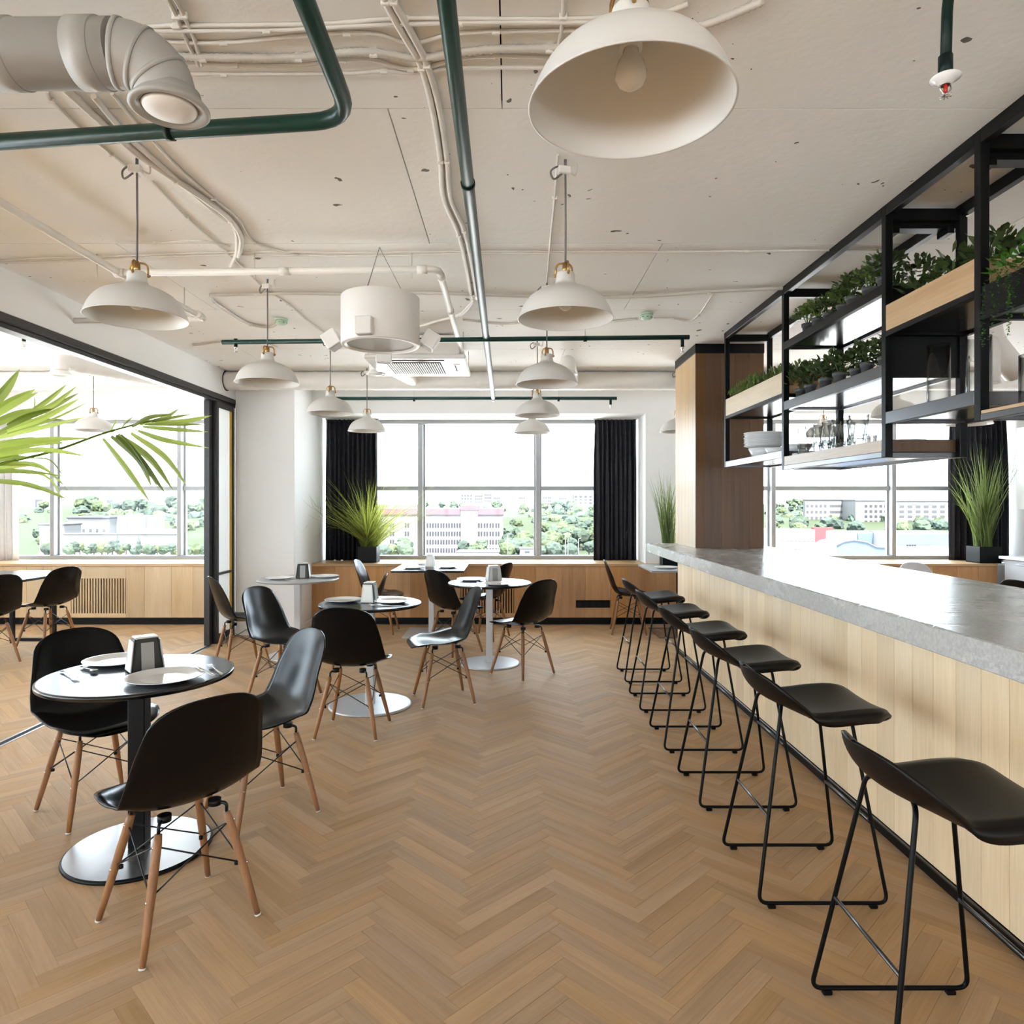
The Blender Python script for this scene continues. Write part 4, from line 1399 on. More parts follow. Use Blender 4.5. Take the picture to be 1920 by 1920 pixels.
def lamp():
    o = thing('pendant_lamp', 'x', 'lamp')
    R = .196
    prof = [(.030, .190), (.036, .186), (.038, .170), (.039, .155), (.043, .143), (.055, .133), (.080, .122), (.110, .109), (.140, .091), (.165, .066), (.182, .036), (.191, .012), (R, .0)]
    P = crom([(r, 0, z) for r, z in prof], 3)
    outer = [(p.x, p.z) for p in P]
    inner = [(p.x - .003, p.z - .001) for p in reversed(P)]
    MB().lathe([(0.0, .190)] + outer + [(R + .002, -.003), (R - .002, -.004)] + inner, 64).build('shade', M['enamel'], o)
    m = MB(); m.lathe([(0, .232), (.008, .232), (.012, .222), (.013, .205), (.013, .188), (0, .188)], 16); m.build('socket_cap', M['brass'], o)
    for k in range(3):
        a = k * 2 * PI / 3 + .5; c, s_ = math.cos(a), math.sin(a)
        m = MB(); m.tube(fillet([(.010 * c, .010 * s_, .228), (.030 * c, .030 * s_, .228), (.040 * c, .040 * s_, .215), (.042 * c, .042 * s_, .172)], .01), .0042, 8)
        m.tube([(.036 * c, .036 * s_, .180), (.05 * c, .05 * s_, .180)], .005, 8)
        m.build('bracket', M['brass'], o)
    MB().lathe([(0, .15), (.02, .15), (.022, .11), (.0, .11)], 16).build('lamp_holder', M['fix_w'], o)
    MB().lathe([(.0, .112), (.014, .112), (.016, .10), (.025, .085), (.031, .066), (.030, .052), (.022, .040), (.010, .034), (0, .033)], 24).build('bulb', M['china'], o)
    zc = CEIL - 2.215
    MB().tube([(0, 0, .23), (0.001, 0, .4), (0, 0, zc - .055)], .0042, 6).build('cord', M['cord'], o)
    m = MB(); m.box(-.032, .02, -.016, .016, zc - .06, zc - .03, .003); m.build('terminal_block', M['fix_w'], o)
    m = MB()
    m.tube(crom([(.0, .0, zc - .055), (-.03, .005, zc - .03), (-.06, .01, zc - .05), (-.05, 0, zc - .085), (-.015, 0, zc - .06)], 6), .004, 6)
    m.build('cord_loop', M['cord'], o)
    MB().tube(crom([(.015, .0, zc - .045), (.045, .01, zc - .055), (.05, 0, zc - .02), (.04, .02, zc)], 5), .0035, 6).build('lead', M['cable'], o)
    MB().tube([(0, .0, zc), (0, 0, zc - .035)], .006, 6).build('hook', M['cord'], o)
    return o


LP = lamp()
spots = [
    ((.232, 1.335), 'cream pendant lamp nearest the camera, its bulb showing inside', 'right'),
    ((.227, 2.86), 'cream pendant lamp second in the row along the bar side', 'r'),
    ((.232, 4.42), 'cream pendant lamp third in the row along the bar side', 'r'),
    ((.232, 5.98), 'cream pendant lamp fourth in the row along the bar side', 'r'),
    ((.232, 7.42), 'cream pendant lamp last in the row along the bar side, against the window', 'r'),
    ((-1.535, 2.85), 'cream pendant lamp over the nearest table, first in the table row', 'l'),
    ((-1.535, 4.38), 'cream pendant lamp second in the table row', 'l'),
    ((-1.52, 5.85), 'cream pendant lamp third in the table row', 'l'),
    ((-1.50, 7.25), 'cream pendant lamp last in the table row, before the dark curtain', 'l'),
    ((-4.33, 7.2), 'cream pendant lamp in the glazed-off room behind the palm frond', 'x'),
    ((1.77, 7.3), 'cream pendant lamp half hidden behind the wood column', 'x'),
    ((3.50, 7.75), 'cream pendant lamp seen through the stacked tumblers', 'x'),
    ((3.33, 6.0), 'cream pendant lamp behind the shelf between tumblers and vases', 'x'),
    ((4.40, 6.65), 'cream pendant lamp before the kitchen curtain under the shelf', 'x'),
]
for i, ((x, y), lab, _) in enumerate(spots):
    if i == 0: LP.location = (x, y, 2.215); LP['label'] = lab; LP['group'] = 'cream pendant lamps'
    else: dup(LP, (x, y, 2.215), rnd.uniform(-.3, .3), lab, 'cream pendant lamps')

# ------------------------------------------------------------------ drum light with swivel spots
dx, dy = -.723, 3.86
o = thing('drum_light', 'white drum light with swivel spots hung on wires', 'lamp', (dx, dy, 0))
MB().lathe([(.0, 2.60), (.21, 2.60), (.216, 2.595), (.216, 2.335), (.212, 2.33), (.186, 2.33), (.184, 2.342), (0, 2.342)], 72).build('drum', M['fix_w'], o)
MB().lathe([(0, 2.341), (.183, 2.341), (.183, 2.338), (0, 2.338)], 48).build('diffuser', M['fix_g'], o)
for k, (az, tilt, sp) in enumerate(((-PI / 2 - .18, .05, .222), (PI - .1, .55, .275), (.1, .55, .275), (PI / 2 + .1, .3, .23))):
    c, s_ = math.cos(az), math.sin(az)
    T = Matrix.Translation((c * sp, s_ * sp, 2.368)) @ Matrix.Rotation(az, 4, 'Z') @ Matrix.Rotation(tilt if k else -.25, 4, 'Y')
    if k == 0: T = Matrix.Translation((c * .235, s_ * .235, 2.385)) @ Matrix.Rotation(az, 4, 'Z')
    if k == 3: T = Matrix.Translation((c * .235, s_ * .235, 2.33)) @ Matrix.Rotation(az, 4, 'Z')
    hd = MB().box(-.022 if k in (0, 3) else -.042, .022 if k in (0, 3) else .042, -.046, .046, -.046, .046, .004, T).build('spot_head', M['fix_w'], o)
    MB().box(-.020 if k in (0, 3) else -.034, .020 if k in (0, 3) else .034, -.038, .038, -.049, -.046, .001, T).build('spot_lens', M['fix_g'], hd)
    MB().tube([(c * .205, s_ * .205, 2.365), (c * (sp - .03), s_ * (sp - .03), 2.365)], .008, 8).build('swivel', M['fix_w'], hd)
for a in (.4, 2.5, 4.4):
    MB().tube([(math.cos(a) * .15, math.sin(a) * .15, 2.60), (0.0, -.03, CEIL - .002)], .0016, 5).build('wire', M['cord'], o)

# ------------------------------------------------------------------ ceiling services


def cable(label, pts, r, mat='cable', n=6, name='cable', z=None, cat='cable', clip=True, ribs=False, pos3=False, sub=6):
    zz = CEIL - r - .001 if z is None else z
    P = [Vector(p) for p in pts] if pos3 else [CE(u, v, zz) for u, v in pts]
    C = crom(P, sub)
    if ribs:
        L = [0]
        for a, b in zip(C, C[1:]): L.append(L[-1] + (b - a).length)
        N = int(L[-1] / .0085); D = []; i = 0
        for k in range(N + 1):
            d = L[-1] * k / N
            while i < len(L) - 2 and L[i + 1] < d: i += 1
            D.append(C[i].lerp(C[i + 1], (d - L[i]) / max(1e-9, L[i + 1] - L[i])))
        o = MB().tube(D, [r if k % 2 else r * .78 for k in range(N + 1)], 8).build(name, M[mat], None)
    else: o = MB().tube(C, r, n).build(name, M[mat], None)
    tag(o, label, cat)
    if clip:
        for p in P[1:-1][::2]:
            MB().box(p.x - .012, p.x + .012, p.y - .005, p.y + .005, p.z - r - .004, CEIL, .002).build('clip', M['pipe_w'], o)
    return o


cable('thin cable in the topmost bundle across the near ceiling', [(250, 52), (330, 48), (600, 45), (760, 34), (1000, 36), (1250, 30)], .0065)
cable('second thin cable just under the topmost bundle on the near ceiling', [(255, 58), (500, 57), (700, 47), (860, 43), (1200, 41)], .0065, z=CEIL - .014)
cable('wavy cable between the straight bundle and the ribbed conduit', [(290, 78), (420, 80), (560, 68), (650, 62), (710, 64), (770, 82), (840, 66), (930, 59), (1120, 57)], .0065)
cable('ribbed grey conduit snaking across the near ceiling above the green pipes', [(310, 105), (380, 107), (470, 108), (560, 107), (640, 99), (700, 98), (780, 109), (850, 100), (930, 92), (1030, 90), (1150, 78), (1300, 52), (1380, 24), (1430, 2)], .0125, 'conduit', ribs=True)
cable('cable hugging the underside of the ribbed conduit', [(330, 116), (440, 122), (560, 122), (640, 112), (700, 112), (770, 130), (850, 112), (920, 105), (1040, 108)], .006)
cable('lowest thin cable of the near ceiling bundle', [(310, 138), (420, 139), (640, 138), (720, 133), (790, 138), (850, 128), (1050, 126)], .006)
cable('pale cable curving to the near lamp past the ribbed conduit', [(1195, 36), (1240, 26), (1290, 8)], .008, clip=False)
cable('white tube of the pair running down the ceiling beside the green pipe', [(712, -60), (722, 0), (755, 62), (790, 125), (812, 210), (826, 300), (832, 372), (860, 440), (874, 500), (884, 560)], .0115, 'pipe_w', 8)
cable('second white tube of the pair, on the green pipe side', [(728, -60), (738, 0), (768, 55), (800, 120), (824, 205), (838, 300), (845, 372), (870, 432), (884, 495), (894, 560)], .0115, 'pipe_w', 8)
cable('thick white tube curving over the table row toward the glazed room', [(120, 165), (200, 238), (262, 292), (330, 338), (390, 378), (432, 412), (452, 446), (447, 480)], .0145, 'pipe_w', 8)
cable('slim white tube beside the thick curving tube', [(175, 180), (230, 245), (292, 302), (345, 348), (404, 398), (440, 428), (444, 470), (432, 500)], .011, 'pipe_w', 8)
cable('thin pair cable straight alongside the curving tubes', [(210, 175), (260, 235), (330, 310), (400, 372), (446, 410), (480, 456), (560, 478)], .0065)
cable('thin branching cable from near duct to the first table lamp', [(88, 172), (96, 188), (150, 240), (210, 290), (262, 332)], .0055)
cable('thin cable from the first table lamp on to the second', [(285, 340), (350, 408), (430, 478), (494, 540)], .005)
cable('long thin cable across the whole ceiling behind the first lamps', [(0, 493), (120, 490), (250, 483), (440, 478), (700, 480), (880, 475), (1100, 474), (1400, 471), (1700, 468)], .0055)
cable('second long thin cable close behind the first across the ceiling', [(0, 487), (230, 479), (480, 472), (660, 474), (880, 471), (1300, 472)], .0045, clip=False)
cable('grey conduit across the ceiling just above the white drum light', [(395, 553), (480, 551), (560, 550), (690, 551), (800, 549), (890, 552), (1020, 556), (1150, 557), (1250, 553), (1330, 547), (1480, 540)], .0115, 'conduit', 8)
cable('grey conduit turning from the cross conduit to the smoke detector on the left', [(395, 553), (402, 566), (440, 592), (470, 608), (505, 613), (520, 606)], .0115, 'conduit', 8)
cable('wavy cable across the far ceiling to the smoke detector by the bar', [(868, 600), (940, 608), (1000, 604), (1080, 606), (1150, 603), (1196, 598)], .006)
cable('thin cable from the bar side smoke detector past the rack', [(1226, 596), (1260, 597), (1290, 602), (1310, 590), (1336, 552)], .005)
cable('white lead running up the ceiling beside the second bar side lamp', [(1046, 290), (1040, 370), (1030, 470), (1023, 552)], .0055)
cable('pale twin lead dropping past the nearest lamp', [(1058, -40), (1056, 30), (1052, 62), (1046, 95)], .007)
cable('bundle of leads coming down the near ceiling left of the green pipe', [(305, -20), (330, 30), (352, 80), (372, 122)], .007)
cable('second lead of the bundle left of the green pipe', [(318, -20), (344, 28), (366, 78), (378, 122)], .007)
cable('thin cable zigzagging behind the first table lamp', [(218, 455), (290, 455), (372, 452), (432, 462)], .005)
cable('hose pair bending from the tubes to the air conditioner', [(890, 562), (862, 590), (820, 602), (788, 612)], .012, 'pipe_w', 8)
cable('thin cable sagging across the far left ceiling corner', [(362, 648), (430, 640), (490, 642), (520, 652)], .007, 'conduit')
cable('thin cable running to the drum light from the left', [(500, 545), (540, 570), (590, 612), (640, 640)], .0055)

# white drain pipes
def pipe(o, name, pts, r, mat, rr=.05, n=14): return MB().tube(fillet(pts, rr, 6), r, n).build(name, M[mat], o)


o = thing('drain_pipe', 'white plastic drain pipe with branch elbowing to the air conditioner', 'pipe')
zp = 2.76
pipe(o, 'main_run', [(-2.235, 1.0, zp + .015), (-2.22, 3.93, zp), (-2.11, 4.80, zp - .03), (-3.06, 4.84, zp - .03)], .02, 'pipe_w', .045)
pipe(o, 'branch', [(-2.215, 3.93, zp), (-.405, 3.93, zp + .02), (-.405, 5.78, zp - .04)], .02, 'pipe_w', .06)
for p, ax in (((-2.215, 3.93, zp), 'x'), ((-1.28, 3.93, zp + .01), 'x'), ((-.50, 3.93, zp + .019), 'x'), ((-.405, 4.05, zp + .017), 'y'), ((-.405, 4.7, zp - .004), 'y'), ((-2.11, 4.70, zp - .03), 'y'), ((-2.32, 4.812, zp - .03), 'x')):
    d = Vector((.028, 0, 0)) if ax == 'x' else Vector((0, .028, 0))
    MB().tube([Vector(p) - d, Vector(p) + d], .0245, 14).build('coupling', M['pipe_w'], o)
for p in ((-1.45, 3.93), (-.56, 3.93), (-2.14, 4.55), (-2.35, 3.94)):
    MB().tube([(p[0], p[1], zp - .03), (p[0], p[1], CEIL)], .0035, 6).build('hanger_rod', M['conduit'], o)

# green sprinkler pipes
def clampring(o, p, ax, r): 
    d = Vector((.012, 0, 0)) if ax == 'x' else Vector((0, .012, 0))
    MB().tube([Vector(p) - d, Vector(p) + d], r, 14).build('clamp', M['green_d'], o)


o = thing('sprinkler_pipe', 'fat dark green pipe bending near the round duct nozzle', 'pipe')
g0, g1, g2 = Vector((-3.06, 2.60, 2.735)), Vector((-.535, 2.33, 2.742)), Vector((-.50, -.6, 2.742))
pipe(o, 'pipe', [g0, g1, g2], .0275, 'green', .14, 18)
clampring(o, lerp(g0, g1, .745), 'x', .032)
MB().tube([lerp(g0, g1, .745), lerp(g0, g1, .745) + Vector((0, 0, .13))], .004, 6).build('hanger_rod', M['conduit'], o)
o = thing('sprinkler_pipe', 'long dark green pipe running straight to the window', 'pipe')
a, b = Vector((-.147, -.6, 2.735)), Vector((-.196, 8.0, 2.65))
MB().tube([a, lerp(a, b, .3), b], .0245, 16).build('pipe', M['green'], o)
for t in (.385, .665, .985):
    p = lerp(a, b, t); clampring(o, p, 'y', .0285); MB().tube([p, Vector((p.x, p.y, CEIL))], .0035, 6).build('hanger_rod', M['conduit'], o)
for nm, y, x0, x1, z, r, ends, dz in (('near', 5.10, -2.12, 1.315, 2.665, .0175, (-2.02, 1.265), -.012), ('far', 7.92, -2.0, 1.215, 2.645, .0195, (-1.93, 1.145), 0.0)):
    o = thing('sprinkler_pipe', {'near': 'dark green cross pipe with a sprinkler at each end below the drum light', 'far': 'green cross pipe close to the window head with two sprinklers'}[nm], 'pipe')
    MB().tube([(x0, y, z + (-.025 if nm == 'near' else 0.01)), (x1, y, z + .012)], r, 14).build('pipe', M['green'], o)
    for e in ends:
        hd = MB().tube([(e, y, z), (e, y, z - .058)], [r * .75, r * .75], 12).build('drop', M['green_d'], o)
        MB().lathe([(0, 0), (.012, 0), (.012, -.012), (.006, -.014), (.006, -.036), (0, -.036)], 12, Matrix.Translation((e, y, z - .058))).build('sprinkler_head', M['chrome'], hd)
        MB().lathe([(0, -.036), (.014, -.037), (.014, -.039), (0, -.04)], 10, Matrix.Translation((e, y, z - .058))).build('deflector', M['chrome'], hd)
    for e in ((.55, -1.1) if nm == 'near' else (.55, -1.1)):
        clampring(o, (e, y, z), 'x', r + .004); MB().tube([(e, y, z), (e, y, CEIL - .001)], .003, 6).build('hanger_rod', M['conduit'], o)
o = thing('sprinkler_drop', 'black sprinkler drop with white flange and red bulb near the rack', 'sprinkler')
MB().tube(fillet([(1.10, 1.0, 2.84), (1.161, 1.84, 2.84), (1.161, 1.85, 2.60)], .09, 8), .0135, 14).build('pipe', M['green_d'], o)
MB().tube([(1.161, 1.85, 2.645), (1.161, 1.85, 2.590)], .0175, 14).build('socket', M['green_d'], o)
MB().lathe([(.012, 2.583), (.037, 2.588), (.038, 2.585), (.022, 2.577), (.014, 2.567), (.012, 2.567)], 28, Matrix.Translation((1.161, 1.85, 0))).build('flange', M['china'], o)
MB().lathe([(0, 2.572), (.005, 2.570), (.005, 2.549), (0, 2.546)], 10, Matrix.Translation((1.161, 1.85, 0))).build('glass_bulb', M['red'], o)
m = MB()
for s_ in (-1, 1): m.tube(crom([(1.161 + s_ * .013, 1.85, 2.573), (1.161 + s_ * .0145, 1.85, 2.558), (1.161 + s_ * .004, 1.85, 2.542)], 4), .002, 6)
m.build('yoke', M['chrome'], o, kind='stuff')
m = MB()
for k in range(10):
    aa = k * PI / 5; m.tube([(1.161, 1.85, 2.539), (1.161 + .016 * math.cos(aa), 1.85 + .016 * math.sin(aa), 2.538)], .0016, 5)
m.build('deflector', M['chrome'], o, kind='stuff')
o = thing('sprinkler_drop', 'dark green sprinkler drop in the glazed-off room behind the partition rail', 'sprinkler')
p = PX(45, 632, 5.4)
MB().tube([(p.x, p.y, CEIL), (p.x, p.y, p.z - .03)], .014, 12).build('pipe', M['green_d'], o)
MB().lathe([(0, 0), (.012, 0), (.013, -.02), (.008, -.04), (.016, -.042), (0, -.05)], 12, Matrix.Translation((p.x, p.y, p.z - .03))).build('sprinkler_head', M['chrome'], o)

# smoke detectors
for u, v, lab in ((527, 604, 'pale green smoke detector left of the drum light'), (1212, 594, 'pale green smoke detector near the rack end')):
    q = CE(u, v, 2.845)
    o = thing('smoke_detector', lab, 'smoke detector', (q.x, q.y, CEIL), 0, 'smoke detectors')
    MB().lathe([(0, 0), (.05, 0), (.05, -.016), (.0, -.016)], 28).build('mount_base', M['detect'], o)
    MB().lathe([(.0, -.016), (.046, -.016), (.047, -.028), (.036, -.042), (.018, -.046), (0, -.046)], 28).build('body', M['detect'], o)
    m = MB()
    for k in range(8):
        aa = k * PI / 4; m.box(-.006, .006, .0355, .046, -.034, -.031, 0, Matrix.Rotation(aa, 4, 'Z'))
    m.build('slots', M['dark'], o, kind='stuff')

# ducts ----------------------------------------------------------------------


def duct(o, name, pts, r, mat, rib=.16, rr=None, n=32, ribh=.004):
    C = fillet(pts, rr, 10) if rr else [Vector(p) for p in pts]
    L = [0]
    for a, b in zip(C, C[1:]): L.append(L[-1] + (b - a).length)
    D, R = [], []; i = 0; N = max(8, int(L[-1] / .02))
    for k in range(N + 1):
        d = L[-1] * k / N
        while i < len(L) - 2 and L[i + 1] < d: i += 1
        D.append(C[i].lerp(C[i + 1], (d - L[i]) / max(1e-9, L[i + 1] - L[i])))
        R.append(r + (ribh if rib and (d % rib) < .02 and 0 < k < N else 0))
    return MB().tube(D, R, n).build(name, M[mat], o)


o = thing('air_duct', 'long white spiral duct along the window wall under the ceiling', 'duct')
duct(o, 'duct_run', [(-3.04, 7.42, 2.768), (6.3, 7.42, 2.768)], .098, 'duct_w')
MB().tube([(-3.10, 7.42, 2.768), (-3.035, 7.42, 2.768)], .108, 28).build('wall_collar', M['dark'], o)
for x, xb, nm in ((-1.235, -1.03, 'l'), (.53, .66, 'r')):
    br = duct(o, 'branch_duct', [(xb, 7.36, 2.765), (x, 6.38, 2.765), (x, 6.37, 2.665)], .062, 'duct_w', .12, .075, 24)
    MB().lathe([(.062, .03), (.066, .02), (.088, .0), (.09, -.006), (.082, -.008), (.062, .004), (0, .004)], 32, Matrix.Translation((x, 6.37, 2.645))).build('nozzle', M['duct_w'], br)
    MB().lathe([(0, .0), (.055, .0), (.06, -.006), (.05, -.014), (0, -.016)], 28, Matrix.Translation((x, 6.37, 2.645))).build('valve_disc', M['fix_w'], br)
o = thing('air_duct', 'white duct along the window wall of the glazed-off room', 'duct')
duct(o, 'duct_run', [(XL + .05, 7.42, 2.768), (-3.14, 7.42, 2.768)], .098, 'duct_w')
br = duct(o, 'branch_duct', [(-3.75, 7.36, 2.765), (-4.15, 6.40, 2.765), (-4.15, 6.39, 2.67)], .075, 'duct_w', .12, .085, 24)
MB().lathe([(.075, .03), (.08, .02), (.1, .0), (.102, -.006), (.09, -.008), (.07, .004), (0, .004)], 32, Matrix.Translation((-4.15, 6.39, 2.645))).build('nozzle', M['duct_w'], br)
o = thing('air_duct', 'big grey taped duct with round nozzle at the top left near the camera', 'duct')
r = .085
C0, C1 = Vector((-3.04, 1.90, 2.668)), Vector((-1.055, 1.87, 2.664))
MB().tube([C0, C1], r, 36).build('duct_run', M['duct'], o)
segs = [C1, C1 + Vector((.050, .012, -.008)), C1 + Vector((.092, .03, -.042)), C1 + Vector((.108, .045, -.098))]
E = crom(segs, 6)
MB().tube(E, [r - .006 * i / (len(E) - 1) for i in range(len(E))], 36, False).build('elbow', M['duct'], o)
for k in (0, 6, 12):
    d = (E[k + 1] - E[max(0, k - 1)]).normalized(); MB().tube([E[k] - d * .006, E[k] + d * .006], r + .003 - .0003 * k, 36).build('seam', M['duct'], o)
for x in (-1.36, -1.13):
    MB().tube([C0.lerp(C1, (x + dx_ - C0.x) / (C1.x - C0.x)) for dx_ in (-.035, .035)], r + .004, 36).build('tape_band', M['duct'], o)
MB().box(-2.4, -1.40, 1.888 - r - .006, 1.888 - r + .02, 2.615, 2.632, .004).build('side_strip', M['duct'], o)
Tn = Matrix.Translation(segs[-1] + Vector((.006, 0, -.008)))
MB().lathe([(.0, .03), (.079, .03), (.083, .012), (.092, .0), (.103, -.012), (.104, -.019), (.096, -.023), (.078, -.016), (.076, -.006), (0, -.006)], 48, Tn).build('nozzle', M['duct'], o)
MB().lathe([(0, -.006), (.066, -.006), (.071, -.014), (.066, -.022), (.03, -.026), (0, -.0265)], 40, Tn).build('valve_disc', M['fix_w'], o)
for x in (-1.42,):
    MB().tube([(x, 1.9, 2.668 + r), (x, 1.9, CEIL)], .004, 6).build('hanger_rod', M['conduit'], o)
o = thing('hood_duct', 'pale elbow duct hanging in the kitchen, seen through the nearest shelf bay', 'duct')
q = PX(1858, 645, 4.9)
MB().tube(fillet([(q.x - .02, q.y, CEIL), (q.x - .02, q.y, 2.62), (q.x + .25, q.y + .1, 2.40)], .12, 8), .085, 28).build('duct_run', M['duct_w'], o)
MB().tube([(q.x - .02, q.y, 2.62), (q.x - .02, q.y, 2.30)], .075, 28).build('branch_duct', M['duct_w'], o)

# air conditioner cassette
o = thing('air_conditioner', 'white ceiling cassette air conditioner with slatted grille', 'air conditioner', (-.79, 6.1, 0))
MB().box(-.36, .37, -.36, .34, 2.69, CEIL - .02, .006).build('case', M['fix_w'], o)
MB().box(-.42, .42, -.40, .40, 2.645, 2.688, .012).build('panel', M['china'], o)
gr = MB().box(-.27, .20, -.25, .25, 2.640, 2.646, .001).build('grille_back', M['dark'], o)
m = MB(); m.box(-.0045, .0045, -.25, .25, 2.634, 2.641, .001); gm = m.mesh('slat', M['fix_w'])
for k in range(24): link('slat', gm, gr, (-.26 + k * .0195, 0, 0))
MB().box(-.30, .24, -.35, -.31, 2.641, 2.646, .001).build('air_slot', M['dark'], o)
MB().box(.30, .36, -.18, .18, 2.639, 2.646, .002).build('control_cover', M['fix_w'], o)
MB().box(.31, .32, -.16, .1, 2.637, 2.640).build('display_slot', M['dark'], o)
for x, y in ((-.38, -.38), (.40, -.38), (.40, .36), (-.38, .36)):
    MB().tube([(x, y, 2.68), (x, y, CEIL)], .004, 6).build('hanger_rod', M['conduit'], o)
# ------------------------------------------------------------------ plants in the room


def blades(n, spread, hmin, hmax, seed, droop=.35, w=.0042, r0=.06, lean=(0, 0), lim=None):
    rnd_ = random.Random(seed); m = MB()
    for k in range(n):
        a = rnd_.uniform(0, 2 * PI); h = rnd_.uniform(hmin, hmax) * (1 if rnd_.random() > .3 else .75)
        q = r0 * math.sqrt(rnd_.random()); out = spread * rnd_.uniform(.05, 1) ** 1.0
        p0 = Vector((q * math.cos(a * 1.7), q * math.sin(a * 1.7), 0))
        d = Vector((math.cos(a), math.sin(a), 0))
        pts = []
        dr = droop * rnd_.uniform(0, 1) ** 2 * (1.6 if rnd_.random() < .2 else 1)
        for i in range(6):
            t = i / 5
            pts.append(p0 + d * out * h * (t * .75 + .5 * t * t) + Vector((lean[0], lean[1], 0)) * t * h + Vector((0, 0, h * (t - dr * t ** 2.6) * math.sqrt(max(.15, 1 - (out * .6) ** 2)))))
        if lim: pts = [Vector((min(max(p.x, lim[0]), lim[1]), min(p.y, lim[2]), p.z)) for p in pts]
        s = d.cross(Vector((0, 0, 1))); s = (s * math.cos(k) + Vector((0, 0, 0)) + d * math.sin(k) * .6).normalized()
        ww = w * rnd_.uniform(.6, 1.2)
        g = [(p - s * ww * f, p + s * ww * f) for p, f in zip(pts, (.8, 1, .95, .75, .45, .08))]
        vs = [v for pr in g for v in pr]
        m.add(vs, [(2 * i, 2 * i + 1, 2 * i + 3, 2 * i + 2) for i in range(5)], True)
    return m


def grass_pot(label, x, y, z, s, ph, n, spread, hmin, hmax, seed, rot=0, mat='leaf_reed', **kw):
    o = thing('potted_grass', label, 'plant', (x, y, z), rot)
    m = MB(); t = .006
    m.box(-s, s, -s, s, 0, .01); m.box(-s, -s + t, -s, s, 0, ph, .002); m.box(s - t, s, -s, s, 0, ph, .002); m.box(-s, s, -s, -s + t, 0, ph, .002); m.box(-s, s, s - t, s, 0, ph, .002)
    m.build('planter', M['black'], o)
    MB().box(-s + t, s - t, -s + t, s - t, .01, ph - .02).build('soil', M['soil'], o)
    g = blades(n, spread, hmin, hmax, seed, r0=s * .8, **kw)
    g.v = [(v[0], v[1], v[2] + ph - .02) for v in g.v]
    g.build('blades', M[mat], o, kind='stuff')
    return o


grass_pot('bushy spiky grass in a square black pot on the middle window sill', PX(693, 1050, 8.62).x, 8.58, ZS - .012, .115, .195, 560, 1.15, .5, 1.0, 3, droop=.62, w=.0048, lim=(-.6, 2, .2), mat='leaf_grass')
grass_pot('slim reed clump in a black pot behind the end of the bar', PX(1247, 1040, 8.2).x, 8.0, .741, .09, .17, 150, .28, .7, 1.02, 5, droop=.12, lim=(-1, 1, .3))
grass_pot('tall reed grass in a square black pot on the kitchen window sill', PX(1844, 1050, 8.5).x, 8.5, ZS - .012, .13, .2, 240, .38, .75, 1.32, 7, rot=0, droop=.22, w=.0055, lim=(-.8, .25, .24))


# palm on the left, fronds entering the frame
def leaflet(base, mid, tip, w, seed):
    rnd_ = random.Random(seed)
    C = crom([base, mid, tip], 5)
    m = MB(); vs = []
    n = len(C)
    for i, p in enumerate(C):
        t = i / (n - 1)
        d = (C[min(n - 1, i + 1)] - C[max(0, i - 1)]).normalized()
        s = d.cross(Vector((0.0, 1, .25))).normalized()
        nn = s.cross(d)
        ww = w * (math.sin(PI * min(1, .12 + t * .88)) ** .75 if t < .98 else .03)
        vs += [p - s * ww + nn * ww * .35, p - nn * ww * .1, p + s * ww + nn * ww * .35]
    fs = []
    for i in range(n - 1):
        b = i * 3; fs += [(b, b + 1, b + 4, b + 3), (b + 1, b + 2, b + 5, b + 4)]
    m.add(vs, fs, False)
    return m


def Q(x, y, d): return PX(x * .21875, 640 + y * .21875, d)


palm = thing('potted_palm', 'palm at the photo edge reaching its fronds in over the partition opening', 'plant', (-2.62, 2.75, 0))
PO = Vector((-2.62, 2.75, 0))
MB().lathe([(0, 0), (.15, 0), (.2, .34), (.21, .34), (.212, .37), (.195, .37), (.19, .33), (0, .33)], 32).build('pot', M['black'], palm)
MB().lathe([(0, .331), (.188, .331), (0, .332)], 24).build('soil', M['soil'], palm)
m = MB()
for k in range(4):
    a = k * 1.6; m.tube(crom([(.06 * math.cos(a), .06 * math.sin(a), .32), (.07 * math.cos(a), .05 * math.sin(a), .8), (.1 * math.cos(a) + .05, .06 * math.sin(a) + .05, 1.35)], 5), [.012] * 10 + [.008], 8)
M['stem'] = pm('palm_stem', (.10, .085, .04), .7, var=.25, scale=20)
m.build('stems', M['stem'], palm, kind='stuff')
rachis_end = PX(395, 778, 3.05)
f1 = [PO + Vector((.08, .05, 1.3)), PX(-60, 893, 2.9), PX(100, 846, 2.98), PX(190, 814, 3.02), PX(270, 792, 3.05), PX(335, 780, 3.06)]
f2 = [PO + Vector((.05, .0, 1.3)), PX(-130, 870, 2.7), PX(-20, 800, 2.75), PX(60, 770, 2.8)]
f3 = [PO + Vector((.05, .0, 1.25)), PX(-130, 905, 2.75), PX(-30, 880, 2.8), PX(30, 862, 2.85)]
fr = []
for C in (f1, f2, f3):
    P = crom([c - PO for c in C], 6)
    fr.append(MB().tube(P, [lerp(.008, .003, i / (len(P) - 1)) for i in range(len(P))], 6).build('frond', M['leaf_palm'], palm))
